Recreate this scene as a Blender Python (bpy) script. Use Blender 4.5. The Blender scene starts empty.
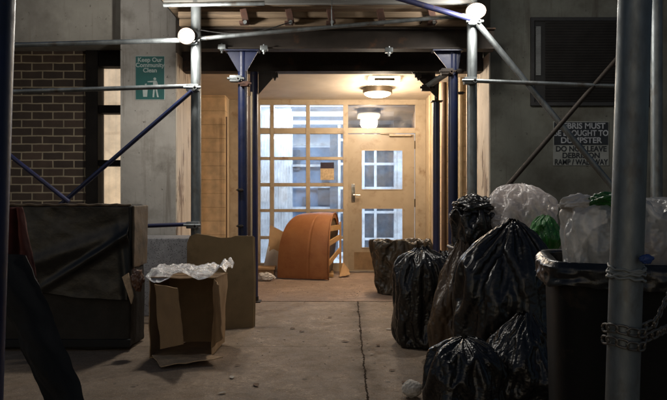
import bpy, bmesh, math, random
import numpy as np
from mathutils import Vector, Matrix, noise
R = math.radians
PI = math.pi
SC = bpy.context.scene
COL = SC.collection
random.seed(7)

# ------------------------------------------------------------------ camera
F = 620.0                       # focal length in photo pixels (667 wide)
cam_d = bpy.data.cameras.new('camera'); cam = bpy.data.objects.new('camera', cam_d); COL.objects.link(cam)
cam.location = (0, 0, 1.1); cam.rotation_euler = (R(90), 0, 0)
cam_d.sensor_width = 36; cam_d.lens = F/667*36; cam_d.clip_start = 0.05; cam_d.clip_end = 400
SC.camera = cam
SC.view_settings.view_transform = 'Standard'; SC.view_settings.look = 'None'
SC.view_settings.exposure = 0.0; SC.view_settings.gamma = 1; SC.view_settings.use_curve_mapping = False

# ------------------------------------------------------------------ night sky
w = bpy.data.worlds.new('World'); SC.world = w; w.use_nodes = True
nt = w.node_tree; bg = nt.nodes['Background']
sky = nt.nodes.new('ShaderNodeTexSky'); sky.sky_type = 'NISHITA'; sky.sun_disc = False
sky.sun_elevation = R(24); sky.sun_rotation = R(200)
nt.links.new(sky.outputs[0], bg.inputs[0]); bg.inputs[1].default_value = 0.025

WARM = (1.0, 0.82, 0.62); COOL = (1.0, 0.95, 0.87); LOBBY = (0.72, 0.84, 1.0)
def point(name, loc, power, col, radius=0.05, spot=None, target=None, blend=0.6):
    L = bpy.data.lights.new(name, 'SPOT' if spot else 'POINT'); L.energy = power; L.color = col; L.shadow_soft_size = radius
    if spot: L.spot_size = R(spot); L.spot_blend = blend
    o = bpy.data.objects.new(name, L); COL.objects.link(o); o.location = loc
    if target is not None: o.rotation_euler = (Vector(target)-Vector(loc)).to_track_quat('-Z', 'Y').to_euler()
    return o
def area(name, loc, power, col, sx, sy, target):
    L = bpy.data.lights.new(name, 'AREA'); L.shape = 'RECTANGLE'; L.size = sx; L.size_y = sy; L.energy = power; L.color = col
    o = bpy.data.objects.new(name, L); COL.objects.link(o); o.location = loc
    o.rotation_euler = (Vector(target)-Vector(loc)).to_track_quat('-Z', 'Y').to_euler()
    return o

def P(px, py, d):               # photo pixel at distance d -> place in the world
    return Vector(((px-333.5)/F*d, d, 1.1+(200-py)/F*d))
def XX(px, d): return (px-333.5)/F*d
def ZZ(py, d): return 1.1+(200-py)/F*d

# the light of the two floodlights clamped to the scaffold poles
LAMP_L = P(187, 36, 5.36); LAMP_R = P(476, 11, 5.36)
point('floodlight_light', LAMP_L+Vector((0.0, -0.12, -0.02)), 70, COOL, 0.06)
point('floodlight_light', LAMP_R+Vector((0.0, -0.12, -0.02)), 52, COOL, 0.06)
# the vestibule's two ceiling fittings
point('ceiling_light_light', (XX(377.5, 8.4), 8.4, 2.40), 66, WARM, 0.14)
point('emergency_light_light', (XX(383, 7.75), 7.75, 2.46), 52, (1.0, 0.83, 0.64), 0.10)
# lobby lighting
area('lobby_panel_light', (-0.1, 10.6, 2.70), 140, LOBBY, 2.0, 1.0, (-0.1, 10.6, 0))
area('lobby_panel_light', (-0.1, 13.0, 2.70), 100, LOBBY, 2.0, 1.0, (-0.1, 13.0, 0))

# ------------------------------------------------------------------ materials
MATS = {}
def N(t, k, **kw):
    n = t.nodes.new(k)
    for a, b in kw.items(): setattr(n, a, b)
    return n
def mat(name, col, rough=0.7, col2=None, nscale=6, namt=0.5, metal=0.0, bump=0.0, bscale=40, bdist=0.01,
        grime=None, gscale=2.5, gthr=(0.5, 0.7), spec=0.5, coat=0.0, rvar=0.0, stretch=(1, 1, 1), spots=None, sscale=30, sthr=0.12, emit=None, es=0, drip=None):
    if name in MATS: return MATS[name]
    m = bpy.data.materials.new(name); m.use_nodes = True; t = m.node_tree
    b = t.nodes['Principled BSDF']; L = t.links.new
    tc = N(t, 'ShaderNodeTexCoord'); mp = N(t, 'ShaderNodeMapping'); mp.inputs['Scale'].default_value = stretch
    L(tc.outputs['Object'], mp.inputs[0]); V = mp.outputs[0]
    b.inputs['Roughness'].default_value = rough; b.inputs['Metallic'].default_value = metal
    b.inputs['Specular IOR Level'].default_value = spec; b.inputs['Coat Weight'].default_value = coat
    def tex(s, det=6, ro=0.6):
        n = N(t, 'ShaderNodeTexNoise'); n.inputs['Scale'].default_value = s; n.inputs['Detail'].default_value = det
        n.inputs['Roughness'].default_value = ro; L(V, n.inputs['Vector']); return n.outputs[0]
    def ramp(src, a, b_):
        r = N(t, 'ShaderNodeMapRange'); r.inputs[1].default_value = a; r.inputs[2].default_value = b_; L(src, r.inputs[0]); return r.outputs[0]
    def mix(f, a, b_):
        x = N(t, 'ShaderNodeMix', data_type='RGBA'); L(f, x.inputs[0])
        for i, c in ((6, a), (7, b_)):
            if isinstance(c, tuple): x.inputs[i].default_value = (*c, 1)
            else: L(c, x.inputs[i])
        return x.outputs[2]
    c2 = col2 or tuple(x*(1-namt) for x in col)
    c = mix(ramp(tex(nscale), 0.3, 0.7), c2, col)
    if grime: c = mix(ramp(tex(gscale, 8, 0.65), *gthr), c, grime)
    if drip:
        m2 = N(t, 'ShaderNodeMapping'); m2.inputs['Scale'].default_value = (9, 9, .55); L(tc.outputs['Object'], m2.inputs[0])
        n2 = N(t, 'ShaderNodeTexNoise'); n2.inputs['Scale'].default_value = 1; n2.inputs['Detail'].default_value = 9; n2.inputs['Roughness'].default_value = .7; L(m2.outputs[0], n2.inputs['Vector'])
        c = mix(ramp(n2.outputs[0], .54, .66), c, drip)
        c = mix(ramp(tex(13, 9, .8), .62, .64), c, tuple(x*.45 for x in drip))
    if spots:
        v = N(t, 'ShaderNodeTexVoronoi'); v.inputs['Scale'].default_value = sscale; L(V, v.inputs['Vector'])
        c = mix(ramp(v.outputs['Distance'], sthr, sthr*1.4), spots, c)
    L(c, b.inputs['Base Color'])
    if rvar:
        r = N(t, 'ShaderNodeMapRange'); r.inputs[1].default_value = .3; r.inputs[2].default_value = .7
        r.inputs[3].default_value = max(0, rough-rvar); r.inputs[4].default_value = min(1, rough+rvar)
        L(tex(nscale*2.3), r.inputs[0]); L(r.outputs[0], b.inputs['Roughness'])
    if bump:
        bp = N(t, 'ShaderNodeBump'); bp.inputs['Strength'].default_value = bump; bp.inputs['Distance'].default_value = bdist
        L(tex(bscale), bp.inputs['Height']); L(bp.outputs[0], b.inputs['Normal'])
    if emit:
        b.inputs['Emission Color'].default_value = (*emit, 1); b.inputs['Emission Strength'].default_value = es
    MATS[name] = m; return m

M_galv = mat('galvanised_steel', (0.25, 0.275, 0.285), 0.5, (0.14, 0.155, 0.16), 14, metal=0.75, bump=0.25, bscale=60, bdist=.003, grime=(0.13, 0.11, 0.09), gscale=9, gthr=(0.55, 0.72), rvar=.1, stretch=(1, 1, .45))
M_blue = mat('blue_painted_steel', (0.008, 0.016, 0.066), 0.45, (0.007, 0.011, 0.038), 8, bump=.2, bscale=50, bdist=.003, grime=(0.03, 0.02, 0.02), gscale=10, gthr=(.62, .75), rvar=.1)
M_dblue = mat('dark_blue_painted_steel', (0.018, 0.022, 0.085), 0.42, (0.012, 0.014, 0.04), 8, bump=.2, bscale=50, bdist=.003, grime=(0.06, 0.03, 0.02), gscale=12, gthr=(.60, .72))
M_iron = mat('dark_steel', (0.040, 0.031, 0.025), 0.65, (0.02, 0.016, 0.013), 5, spec=.25, bump=.3, bscale=30, bdist=.003, grime=(0.09, 0.045, 0.025), gscale=6, gthr=(.58, .75))
M_rust = mat('rusty_bracket', (0.09, 0.035, 0.02), 0.8, (0.03, 0.015, 0.01), 30, bump=.4, bscale=60, bdist=.003)
M_wood = mat('plank_wood', (0.26, 0.185, 0.115), 0.8, (0.11, 0.078, 0.05), 5, bump=.5, bscale=25, bdist=.004, stretch=(.35, 3, 9), grime=(0.07, 0.05, 0.035), gscale=2, gthr=(.5, .7))
M_greywood = mat('weathered_plank', (0.20, 0.20, 0.19), 0.85, (0.10, 0.10, 0.095), 6, bump=.5, bscale=25, bdist=.004, stretch=(.3, 3, 8))
M_ply = mat('dark_decking', (0.05, 0.045, 0.04), 0.85, (0.02, 0.02, 0.02), 3, bump=.3)
M_pier = mat('painted_concrete', (0.38, 0.36, 0.33), 0.8, (0.28, 0.265, 0.24), 3, drip=(.21, .19, .165), spec=.25, bump=.35, bscale=25, bdist=.006, grime=(0.12, 0.105, 0.085), gscale=2.2, gthr=(.52, .75), spots=(0.05, .04, .035), sscale=9, sthr=.035)
M_upper = mat('cream_render', (0.42, 0.395, 0.34), 0.85, (0.32, 0.30, 0.26), 2.5, drip=(.27, .24, .20), bump=.3, bscale=90, bdist=.003, grime=(0.14, 0.12, 0.10), gscale=1.3, gthr=(.5, .8))
M_rwall = mat('dark_painted_render', (0.155, 0.160, 0.140), 0.85, (0.105, 0.108, 0.093), 2, drip=(.075, .07, .06), spec=.2, bump=.3, bscale=30, bdist=.005, grime=(0.05, 0.045, 0.035), gscale=1.6, gthr=(.45, .75), spots=(.02, .02, .02), sscale=7, sthr=.03)
M_peel = mat('peeling_cream_paint', (0.60, 0.52, 0.42), 0.7, (0.46, 0.39, 0.31), 4, drip=(.24, .17, .12), bump=.6, bscale=14, bdist=.01, grime=(0.17, 0.12, 0.085), gscale=4.5, gthr=(.54, .60), stretch=(1, 1, .3))
M_ceil = mat('painted_ceiling', (0.58, 0.50, 0.40), 0.7, (0.46, 0.39, 0.31), 2.5, bump=.2, bscale=60, bdist=.003, grime=(0.30, .2, .12), gscale=2.5, gthr=(.6, .8))
M_vest = mat('vestibule_paint', (0.55, 0.44, 0.30), 0.6, (0.44, 0.34, 0.23), 3, bump=.2, bscale=40, bdist=.003, grime=(0.26, .17, .09), gscale=3, gthr=(.6, .8))
M_tan = mat('tan_door_paint', (0.37, 0.295, 0.205), 0.42, (0.29, 0.228, 0.155), 3.5, bump=.15, bscale=30, bdist=.002, grime=(0.17, 0.10, 0.05), gscale=4, gthr=(.55, .75), rvar=.1)
M_frame = mat('tan_frame_paint', (0.44, 0.355, 0.25), 0.42, (0.33, 0.262, 0.18), 5, bump=.15, bscale=30, bdist=.002, grime=(0.2, 0.12, 0.06), gscale=6, gthr=(.56, .75))
M_chrome = mat('worn_chrome', (0.7, 0.66, 0.58), 0.25, (0.5, 0.45, 0.4), 20, metal=1)
M_bronze = mat('lamp_rim', (0.10, 0.075, 0.05), 0.4, metal=.6)
M_granite = mat('speckled_granite', (0.36, 0.36, 0.37), 0.6, (0.22, 0.22, 0.23), 25, bump=.3, bscale=60, bdist=.003, spots=(0.04, 0.04, 0.045), sscale=60, sthr=.2)
M_card = mat('cardboard', (0.35, 0.225, 0.115), 0.85, (0.26, 0.165, 0.085), 5, bump=.25, bscale=12, bdist=.006, grime=(0.10, 0.065, 0.035), gscale=3, gthr=(.55, .8))
M_cardolive = mat('olive_cardboard', (0.27, 0.19, 0.095), 0.85, (0.20, 0.14, 0.07), 4, bump=.3, bscale=9, bdist=.008, grime=(0.065, 0.045, 0.025), gscale=2.5, gthr=(.55, .8))
M_cardedge = mat('cardboard_edge', (0.58, 0.42, 0.26), 0.9, (0.40, 0.28, 0.17), 60)
M_paper = mat('white_paper', (0.62, 0.58, 0.54), 0.8, (0.5, 0.46, 0.42), 8, bump=.3, bscale=20, bdist=.004)
M_vinyl = mat('orange_vinyl', (0.33, 0.135, 0.045), 0.52, (0.26, 0.095, 0.03), 3, bump=.3, bscale=14, bdist=.006, grime=(0.20, 0.06, 0.016), gscale=5, gthr=(.5, .8), rvar=.1)
M_pine = mat('pale_pine', (0.50, 0.31, 0.13), 0.7, (0.38, 0.22, 0.09), 8, stretch=(1, 1, 6), bump=.2)
M_fabric = mat('black_upholstery', (0.036, 0.031, 0.026), 0.7, (0.02, 0.018, 0.015), 6, bump=.5, bscale=14, bdist=.012, spec=.2, grime=(0.03, .026, .021), gscale=3, gthr=(.55, .8))
M_dust = mat('black_dust_cover', (0.010, 0.009, 0.008), 0.36, (0.006, 0.0055, 0.005), 6, bump=.35, bscale=4, bdist=.02, grime=(0.018, .016, .013), gscale=4, gthr=(.5, .8), rvar=.1, spec=.4)
M_side = mat('brown_trim_and_lit_side', (0.16, 0.11, 0.065), 0.7, (0.06, 0.045, 0.03), 9, bump=.5, bscale=25, bdist=.008)  # brown trim and lining; on the sofa's side it paints warm light
M_bin = mat('black_bin_plastic', (0.009, 0.0085, 0.008), 0.55, (0.006, 0.006, 0.006), 5, bump=.3, bscale=30, bdist=.004, grime=(0.05, 0.032, 0.02), gscale=5, gthr=(.6, .8), spec=.15)
M_greybin = mat('grey_bin_plastic', (0.05, 0.05, 0.05), 0.55, bump=.2)
M_green = mat('green_plastic', (0.03, 0.17, 0.025), 0.35, (0.015, 0.09, 0.015), 7, bump=.6, bscale=14, bdist=.02)
M_red = mat('red_orange_fabric', (0.17, 0.035, 0.02), 0.8, (0.06, 0.016, 0.012), 6, bump=.5, bscale=14, bdist=.01)
M_darkboard = mat('dark_stained_board', (0.006, 0.0055, 0.005), 0.8, bump=.3, bscale=20, bdist=.004)
M_wframe = mat('black_window_frame', (0.012, 0.010, 0.009), 0.6, bump=.2, spec=.12)
M_louvre = mat('dark_louvre', (0.025, 0.024, 0.024), 0.5, bump=.2)
M_louvre2 = mat('grey_louvre_edge', (0.20, 0.21, 0.21), 0.5, bump=.2)
M_teal = mat('teal_sign_paint', (0.012, 0.10, 0.095), 0.45, (0.010, 0.08, 0.075), 5, grime=(0.04, .07, .06), gscale=8, gthr=(.6, .75))
M_signw = mat('sign_white', (0.40, 0.46, 0.44), 0.5, (0.28, 0.33, 0.32), 20)
M_signdk = mat('sign_dark_band', (0.012, 0.015, 0.02), 0.5)
M_siggrey = mat('sign_grey', (0.24, 0.25, 0.24), 0.5, (0.15, 0.16, 0.15), 8)
M_sigtxt = mat('sign_text', (0.33, 0.35, 0.38), 0.5)
M_lobby = mat('lobby_paint', (0.70, 0.72, 0.75), 0.6, (0.62, 0.64, 0.68), 3)
M_lobbyblue = mat('lobby_blue_panel', (0.24, 0.32, 0.44), 0.4, (0.12, 0.18, 0.28), 5, bump=.2)
M_lobbydk = mat('lobby_blue_grey', (0.16, 0.19, 0.24), 0.35, (0.07, 0.085, 0.11), 9)
M_wframe2 = mat('lobby_white_frame', (0.75, 0.77, 0.8), 0.45)
M_lens = mat('floodlight_lens', (0.8, 0.8, 0.8), 0.4, emit=(0.93, 0.97, 1.0), es=14)
M_lens2 = mat('ceiling_light_diffuser', (0.8, 0.75, 0.7), 0.4, emit=(1.0, 0.80, 0.55), es=4.5)
M_lens3 = mat('emergency_light_lens', (0.8, 0.75, 0.7), 0.4, emit=(1.0, 0.86, 0.62), es=4)
M_lens4 = mat('lobby_light_panel', (0.8, 0.8, 0.8), 0.4, emit=(0.85, 0.93, 1.0), es=1.7)
M_lit = mat('lit_window_blind', (0.55, 0.40, 0.26), 0.7, (0.46, 0.32, 0.20), 2, stretch=(4, 1, .6), emit=(1.0, 0.74, 0.50), es=0.80)
M_rubber = mat('black_rubber', (0.012, 0.012, 0.012), 0.6)
M_leaf = mat('dead_leaf', (0.16, 0.085, 0.035), 0.8, (0.08, 0.04, 0.02), 30)
M_leafp = mat('pale_scrap', (0.42, 0.38, 0.32), 0.8, (0.3, 0.25, 0.2), 30)
M_cream = mat('cream_pipe_paint', (0.52, 0.42, 0.27), 0.5, (0.40, 0.30, 0.18), 10, bump=.2)
M_bpipe = mat('brown_conduit_paint', (0.14, 0.08, 0.045), 0.5, (0.09, 0.05, 0.03), 10)
M_cup = mat('grey_crumpled_paper', (0.62, 0.58, 0.52), 0.8, (0.40, 0.36, 0.31), 30, bump=.4, bscale=40, bdist=.004)

def bag_mat(name, col, rough, bstr=0.55, streak=(1, 1, .5), tint=None):
    m = mat(name, col, rough, tint or tuple(c*.6 for c in col), 5, bump=bstr*.75, bscale=15, bdist=.012, rvar=.05, stretch=streak, spec=.55)
    return m
M_bag = bag_mat('black_bin_liner', (0.013, 0.012, 0.012), 0.31)
M_bagb = bag_mat('warm_lit_black_bin_liner', (0.12, 0.075, 0.042), 0.38, tint=(0.035, .023, .014))  # brown colour stands in for warm light passing through the plastic
M_bago = bag_mat('olive_black_bin_liner', (0.06, 0.045, 0.030), 0.36, tint=(0.02, .016, .011))

def clear_mat(name, col, opac, rough=.25, bstr=.7, bsc=9, tint2=None):
    m = bpy.data.materials.new(name); m.use_nodes = True; t = m.node_tree; L = t.links.new
    t.nodes.remove(t.nodes['Principled BSDF']); out = t.nodes['Material Output']
    tc = N(t, 'ShaderNodeTexCoord'); no = N(t, 'ShaderNodeTexNoise'); no.inputs['Scale'].default_value = bsc; no.inputs['Detail'].default_value = 7
    no.inputs['Roughness'].default_value = .65; L(tc.outputs['Object'], no.inputs['Vector'])
    bp = N(t, 'ShaderNodeBump'); bp.inputs['Strength'].default_value = bstr; bp.inputs['Distance'].default_value = .03; L(no.outputs[0], bp.inputs['Height'])
    tr = N(t, 'ShaderNodeBsdfTransparent'); df = N(t, 'ShaderNodeBsdfDiffuse'); tl = N(t, 'ShaderNodeBsdfTranslucent'); gl = N(t, 'ShaderNodeBsdfGlossy')
    df.inputs[0].default_value = (*col, 1); tl.inputs[0].default_value = (*(tint2 or col), 1); gl.inputs['Roughness'].default_value = rough
    for n in (df, tl, gl): L(bp.outputs[0], n.inputs['Normal'])
    m1 = N(t, 'ShaderNodeMixShader'); m1.inputs[0].default_value = .45; L(df.outputs[0], m1.inputs[1]); L(tl.outputs[0], m1.inputs[2])
    r = N(t, 'ShaderNodeMapRange'); r.inputs[1].default_value = .3; r.inputs[2].default_value = .7; r.inputs[3].default_value = max(0, opac-.25); r.inputs[4].default_value = min(1, opac+.25)
    L(no.outputs[0], r.inputs[0])
    m2 = N(t, 'ShaderNodeMixShader'); L(r.outputs[0], m2.inputs[0]); L(tr.outputs[0], m2.inputs[1]); L(m1.outputs[0], m2.inputs[2])
    lw = N(t, 'ShaderNodeLayerWeight'); lw.inputs[0].default_value = .35; L(bp.outputs[0], lw.inputs['Normal'])
    r2 = N(t, 'ShaderNodeMapRange'); r2.inputs[3].default_value = .06; r2.inputs[4].default_value = .5; L(lw.outputs['Fresnel'], r2.inputs[0])
    m3 = N(t, 'ShaderNodeMixShader'); L(r2.outputs[0], m3.inputs[0]); L(m2.outputs[0], m3.inputs[1]); L(gl.outputs[0], m3.inputs[2])
    L(m3.outputs[0], out.inputs[0]); return m
M_clear = clear_mat('clear_plastic_film', (0.9, 0.88, 0.86), .50, bstr=.4, bsc=4)
M_clearp = clear_mat('pinkish_clear_bag', (0.9, 0.84, 0.82), .62, bstr=.5, bsc=5)
M_bubble = clear_mat('clear_wrap_film', (0.55, 0.55, 0.58), .55, bstr=.9, bsc=22)

def glass_mat(name, tintc=(0.92, 0.95, 0.97), dirt=.12, refl=1.0):
    m = bpy.data.materials.new(name); m.use_nodes = True; t = m.node_tree; L = t.links.new
    t.nodes.remove(t.nodes['Principled BSDF']); out = t.nodes['Material Output']
    tr = N(t, 'ShaderNodeBsdfTransparent'); tr.inputs[0].default_value = (*tintc, 1)
    gl = N(t, 'ShaderNodeBsdfGlossy'); gl.inputs['Roughness'].default_value = .04
    df = N(t, 'ShaderNodeBsdfDiffuse'); df.inputs[0].default_value = (.5, .5, .5, 1)
    tc = N(t, 'ShaderNodeTexCoord'); no = N(t, 'ShaderNodeTexNoise'); no.inputs['Scale'].default_value = 5; no.inputs['Detail'].default_value = 8; L(tc.outputs['Object'], no.inputs['Vector'])
    r = N(t, 'ShaderNodeMapRange'); r.inputs[1].default_value = .4; r.inputs[2].default_value = .75; r.inputs[3].default_value = .02; r.inputs[4].default_value = dirt*2; L(no.outputs[0], r.inputs[0])
    m1 = N(t, 'ShaderNodeMixShader'); L(r.outputs[0], m1.inputs[0]); L(tr.outputs[0], m1.inputs[1]); L(df.outputs[0], m1.inputs[2])
    fr = N(t, 'ShaderNodeFresnel'); fr.inputs[0].default_value = 1.6
    k = N(t, 'ShaderNodeMath', operation='MULTIPLY'); k.inputs[1].default_value = 1.7*refl; L(fr.outputs[0], k.inputs[0])
    m2 = N(t, 'ShaderNodeMixShader'); L(k.outputs[0], m2.inputs[0]); L(m1.outputs[0], m2.inputs[1]); L(gl.outputs[0], m2.inputs[2])
    L(m2.outputs[0], out.inputs[0]); return m
M_glass = glass_mat('window_glass')
M_transom = glass_mat('transom_glass', (0.35, 0.36, 0.38), .2, 3.0)

# brick and tile: procedural masonry with mortar joints
def brick_mat(name, c1, c2, mortar, bw, bh, ms, bump=.6, rough=.8, axis='XZ', offset=.5):
    m = bpy.data.materials.new(name); m.use_nodes = True; t = m.node_tree; L = t.links.new; b = t.nodes['Principled BSDF']
    tc = N(t, 'ShaderNodeTexCoord'); se = N(t, 'ShaderNodeSeparateXYZ'); cb = N(t, 'ShaderNodeCombineXYZ')
    L(tc.outputs['Object'], se.inputs[0]); L(se.outputs[axis[0]], cb.inputs[0]); L(se.outputs[axis[1]], cb.inputs[1])
    no = N(t, 'ShaderNodeTexNoise'); no.inputs['Scale'].default_value = 8; no.inputs['Detail'].default_value = 8; L(tc.outputs['Object'], no.inputs['Vector'])
    wv = N(t, 'ShaderNodeVectorMath', operation='SCALE'); wv.inputs['Scale'].default_value = .012; L(no.outputs['Color'], wv.inputs[0])
    ad = N(t, 'ShaderNodeVectorMath', operation='ADD'); L(cb.outputs[0], ad.inputs[0]); L(wv.outputs[0], ad.inputs[1])
    br = N(t, 'ShaderNodeTexBrick'); br.offset = offset
    br.inputs['Scale'].default_value = 1; br.inputs['Brick Width'].default_value = bw; br.inputs['Row Height'].default_value = bh
    br.inputs['Mortar Size'].default_value = ms; br.inputs['Mortar Smooth'].default_value = .25
    br.inputs['Color1'].default_value = (*c1, 1); br.inputs['Color2'].default_value = (*c2, 1); br.inputs['Mortar'].default_value = (*mortar, 1)
    L(ad.outputs[0], br.inputs['Vector'])
    mx = N(t, 'ShaderNodeMix', data_type='RGBA', blend_type='MULTIPLY'); mx.inputs[0].default_value = .6
    r = N(t, 'ShaderNodeMapRange'); r.inputs[1].default_value = .3; r.inputs[2].default_value = .7; r.inputs[3].default_value = .55; r.inputs[4].default_value = 1.15; L(no.outputs[0], r.inputs[0])
    L(br.outputs['Color'], mx.inputs[6]); L(r.outputs[0], mx.inputs[7]); L(mx.outputs[2], b.inputs['Base Color'])
    bp = N(t, 'ShaderNodeBump'); bp.inputs['Strength'].default_value = bump; bp.inputs['Distance'].default_value = .008
    iv = N(t, 'ShaderNodeMath', operation='SUBTRACT'); iv.inputs[0].default_value = 1; L(br.outputs['Fac'], iv.inputs[1])
    a2 = N(t, 'ShaderNodeMath', operation='MULTIPLY_ADD'); L(no.outputs[0], a2.inputs[0]); a2.inputs[1].default_value = .4; L(iv.outputs[0], a2.inputs[2])
    L(a2.outputs[0], bp.inputs['Height']); L(bp.outputs[0], b.inputs['Normal']); b.inputs['Roughness'].default_value = rough
    return m
M_brick = brick_mat('dark_brick', (0.078, 0.050, 0.035), (0.036, 0.025, 0.019), (0.32, 0.265, 0.18), .237, .0915, .0085)
M_tile = brick_mat('glazed_block', (0.74, 0.53, 0.32), (0.68, 0.48, 0.28), (0.42, 0.28, 0.15), .60, .20, .004, bump=.3, rough=.42, offset=0)

# pavement: worn concrete with a crack, transverse joints, stains
def pavement_mat(name, base, base2, crack=True, tint=(0.20, 0.145, 0.10)):
    m = bpy.data.materials.new(name); m.use_nodes = True; t = m.node_tree; L = t.links.new; b = t.nodes['Principled BSDF']
    tc = N(t, 'ShaderNodeTexCoord'); V = tc.outputs['Object']; se = N(t, 'ShaderNodeSeparateXYZ'); L(V, se.inputs[0])
    def tex(s, d=8, r=.65):
        n = N(t, 'ShaderNodeTexNoise'); n.inputs['Scale'].default_value = s; n.inputs['Detail'].default_value = d; n.inputs['Roughness'].default_value = r; L(V, n.inputs['Vector']); return n.outputs[0]
    def mr(s, a, c, lo=0, hi=1):
        r = N(t, 'ShaderNodeMapRange'); r.inputs[1].default_value = a; r.inputs[2].default_value = c; r.inputs[3].default_value = lo; r.inputs[4].default_value = hi; L(s, r.inputs[0]); return r.outputs[0]
    def ma(op, a, c=None, d=None):
        n = N(t, 'ShaderNodeMath', operation=op)
        for i, x in enumerate((a, c, d)):
            if x is None: continue
            if isinstance(x, (int, float)): n.inputs[i].default_value = x
            else: L(x, n.inputs[i])
        return n.outputs[0]
    def mix(f, a, c):
        x = N(t, 'ShaderNodeMix', data_type='RGBA'); L(f, x.inputs[0])
        for i, q in ((6, a), (7, c)):
            if isinstance(q, tuple): x.inputs[i].default_value = (*q, 1)
            else: L(q, x.inputs[i])
        return x.outputs[2]
    big = tex(1.3); mid = tex(7); fine = tex(60, 4, .7); vfine = tex(190, 3, .7)
    c = mix(mr(big, .35, .65), base2, base)
    c = mix(mr(mid, .48, .68, 0, .5), c, tint)
    c = mix(mr(vfine, .5, .66, 0, .75), c, tuple(x*.35 for x in base))
    c = mix(mr(fine, .56, .70, 0, .6), c, tuple(min(1, x*1.8) for x in base))
    c = mix(mr(tex(22, 6, .75), .5, .62, 0, .5), c, tuple(x*.5 for x in base))
    # pale scuffed patch
    pt = tex(2.6, 9, .75); pt = ma('MULTIPLY', mr(pt, .52, .66), mr(tex(38, 6, .8), .50, .60)); c = mix(ma('MULTIPLY', pt, .7), c, tuple(min(1, x*2.0) for x in base))
    c = mix(mr(tex(75, 5, .8), .60, .66, 0, .7), c, tuple(x*.3 for x in base))
    v = N(t, 'ShaderNodeTexVoronoi'); v.inputs['Scale'].default_value = 3.1; L(V, v.inputs['Vector'])
    c = mix(mr(v.outputs['Distance'], .045, .055, .75, 0), c, tuple(x*.3 for x in base))
    h = ma('MULTIPLY_ADD', fine, .45, ma('MULTIPLY_ADD', vfine, .22, ma('MULTIPLY', mid, .15)))
    if crack:
        wob = ma('MULTIPLY', ma('SUBTRACT', tex(5, 8, .7), .5), .045)
        line = ma('SUBTRACT', se.outputs[0], ma('MULTIPLY_ADD', se.outputs[1], .0218, .088))
        dist = ma('ABSOLUTE', ma('ADD', line, wob))
        cw = ma('MULTIPLY_ADD', ma('ABSOLUTE', ma('SUBTRACT', tex(11, 5, .8), .5)), .07, .003)
        ck = ma('LESS_THAN', dist, cw)
        halo = mr(dist, .0, .13, .85, 0); halo = ma('MULTIPLY', halo, mr(tex(4, 6, .7), .35, .6)); c = mix(halo, c, tuple(x*.35 for x in base))
        c = mix(ck, c, (0.05, 0.037, 0.028))
        h = ma('SUBTRACT', h, ma('MULTIPLY', ck, 2.0))
        jy = ma('ABSOLUTE', ma('ADD', ma('SUBTRACT', ma('MODULO', ma('ADD', se.outputs[1], 101.45-6.0+1.5), 1.5), .75), ma('MULTIPLY', wob, .25)))
        jk = ma('LESS_THAN', jy, .0045); c = mix(ma('MULTIPLY', jk, .6), c, (0.03, 0.024, 0.02)); h = ma('SUBTRACT', h, jk)
    L(c, b.inputs['Base Color']); L(mr(fine, .3, .7, .5, .9), b.inputs['Roughness'])
    sp = mr(tex(9, 8, .8), .42, .62, .04, .30)
    if crack: sp = ma('MULTIPLY', sp, ma('SUBTRACT', 1, ma('MAXIMUM', ck, ma('MULTIPLY', halo, .8))))
    L(sp, b.inputs['Specular IOR Level'])
    bp = N(t, 'ShaderNodeBump'); bp.inputs['Strength'].default_value = .8; bp.inputs['Distance'].default_value = .012; L(h, bp.inputs['Height']); L(bp.outputs[0], b.inputs['Normal'])
    return m
M_pave = pavement_mat('pavement_concrete', (0.315, 0.24, 0.175), (0.205, 0.155, 0.112))
M_efloor = pavement_mat('entry_concrete', (0.34, 0.245, 0.185), (0.24, 0.175, 0.135), False)

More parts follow.
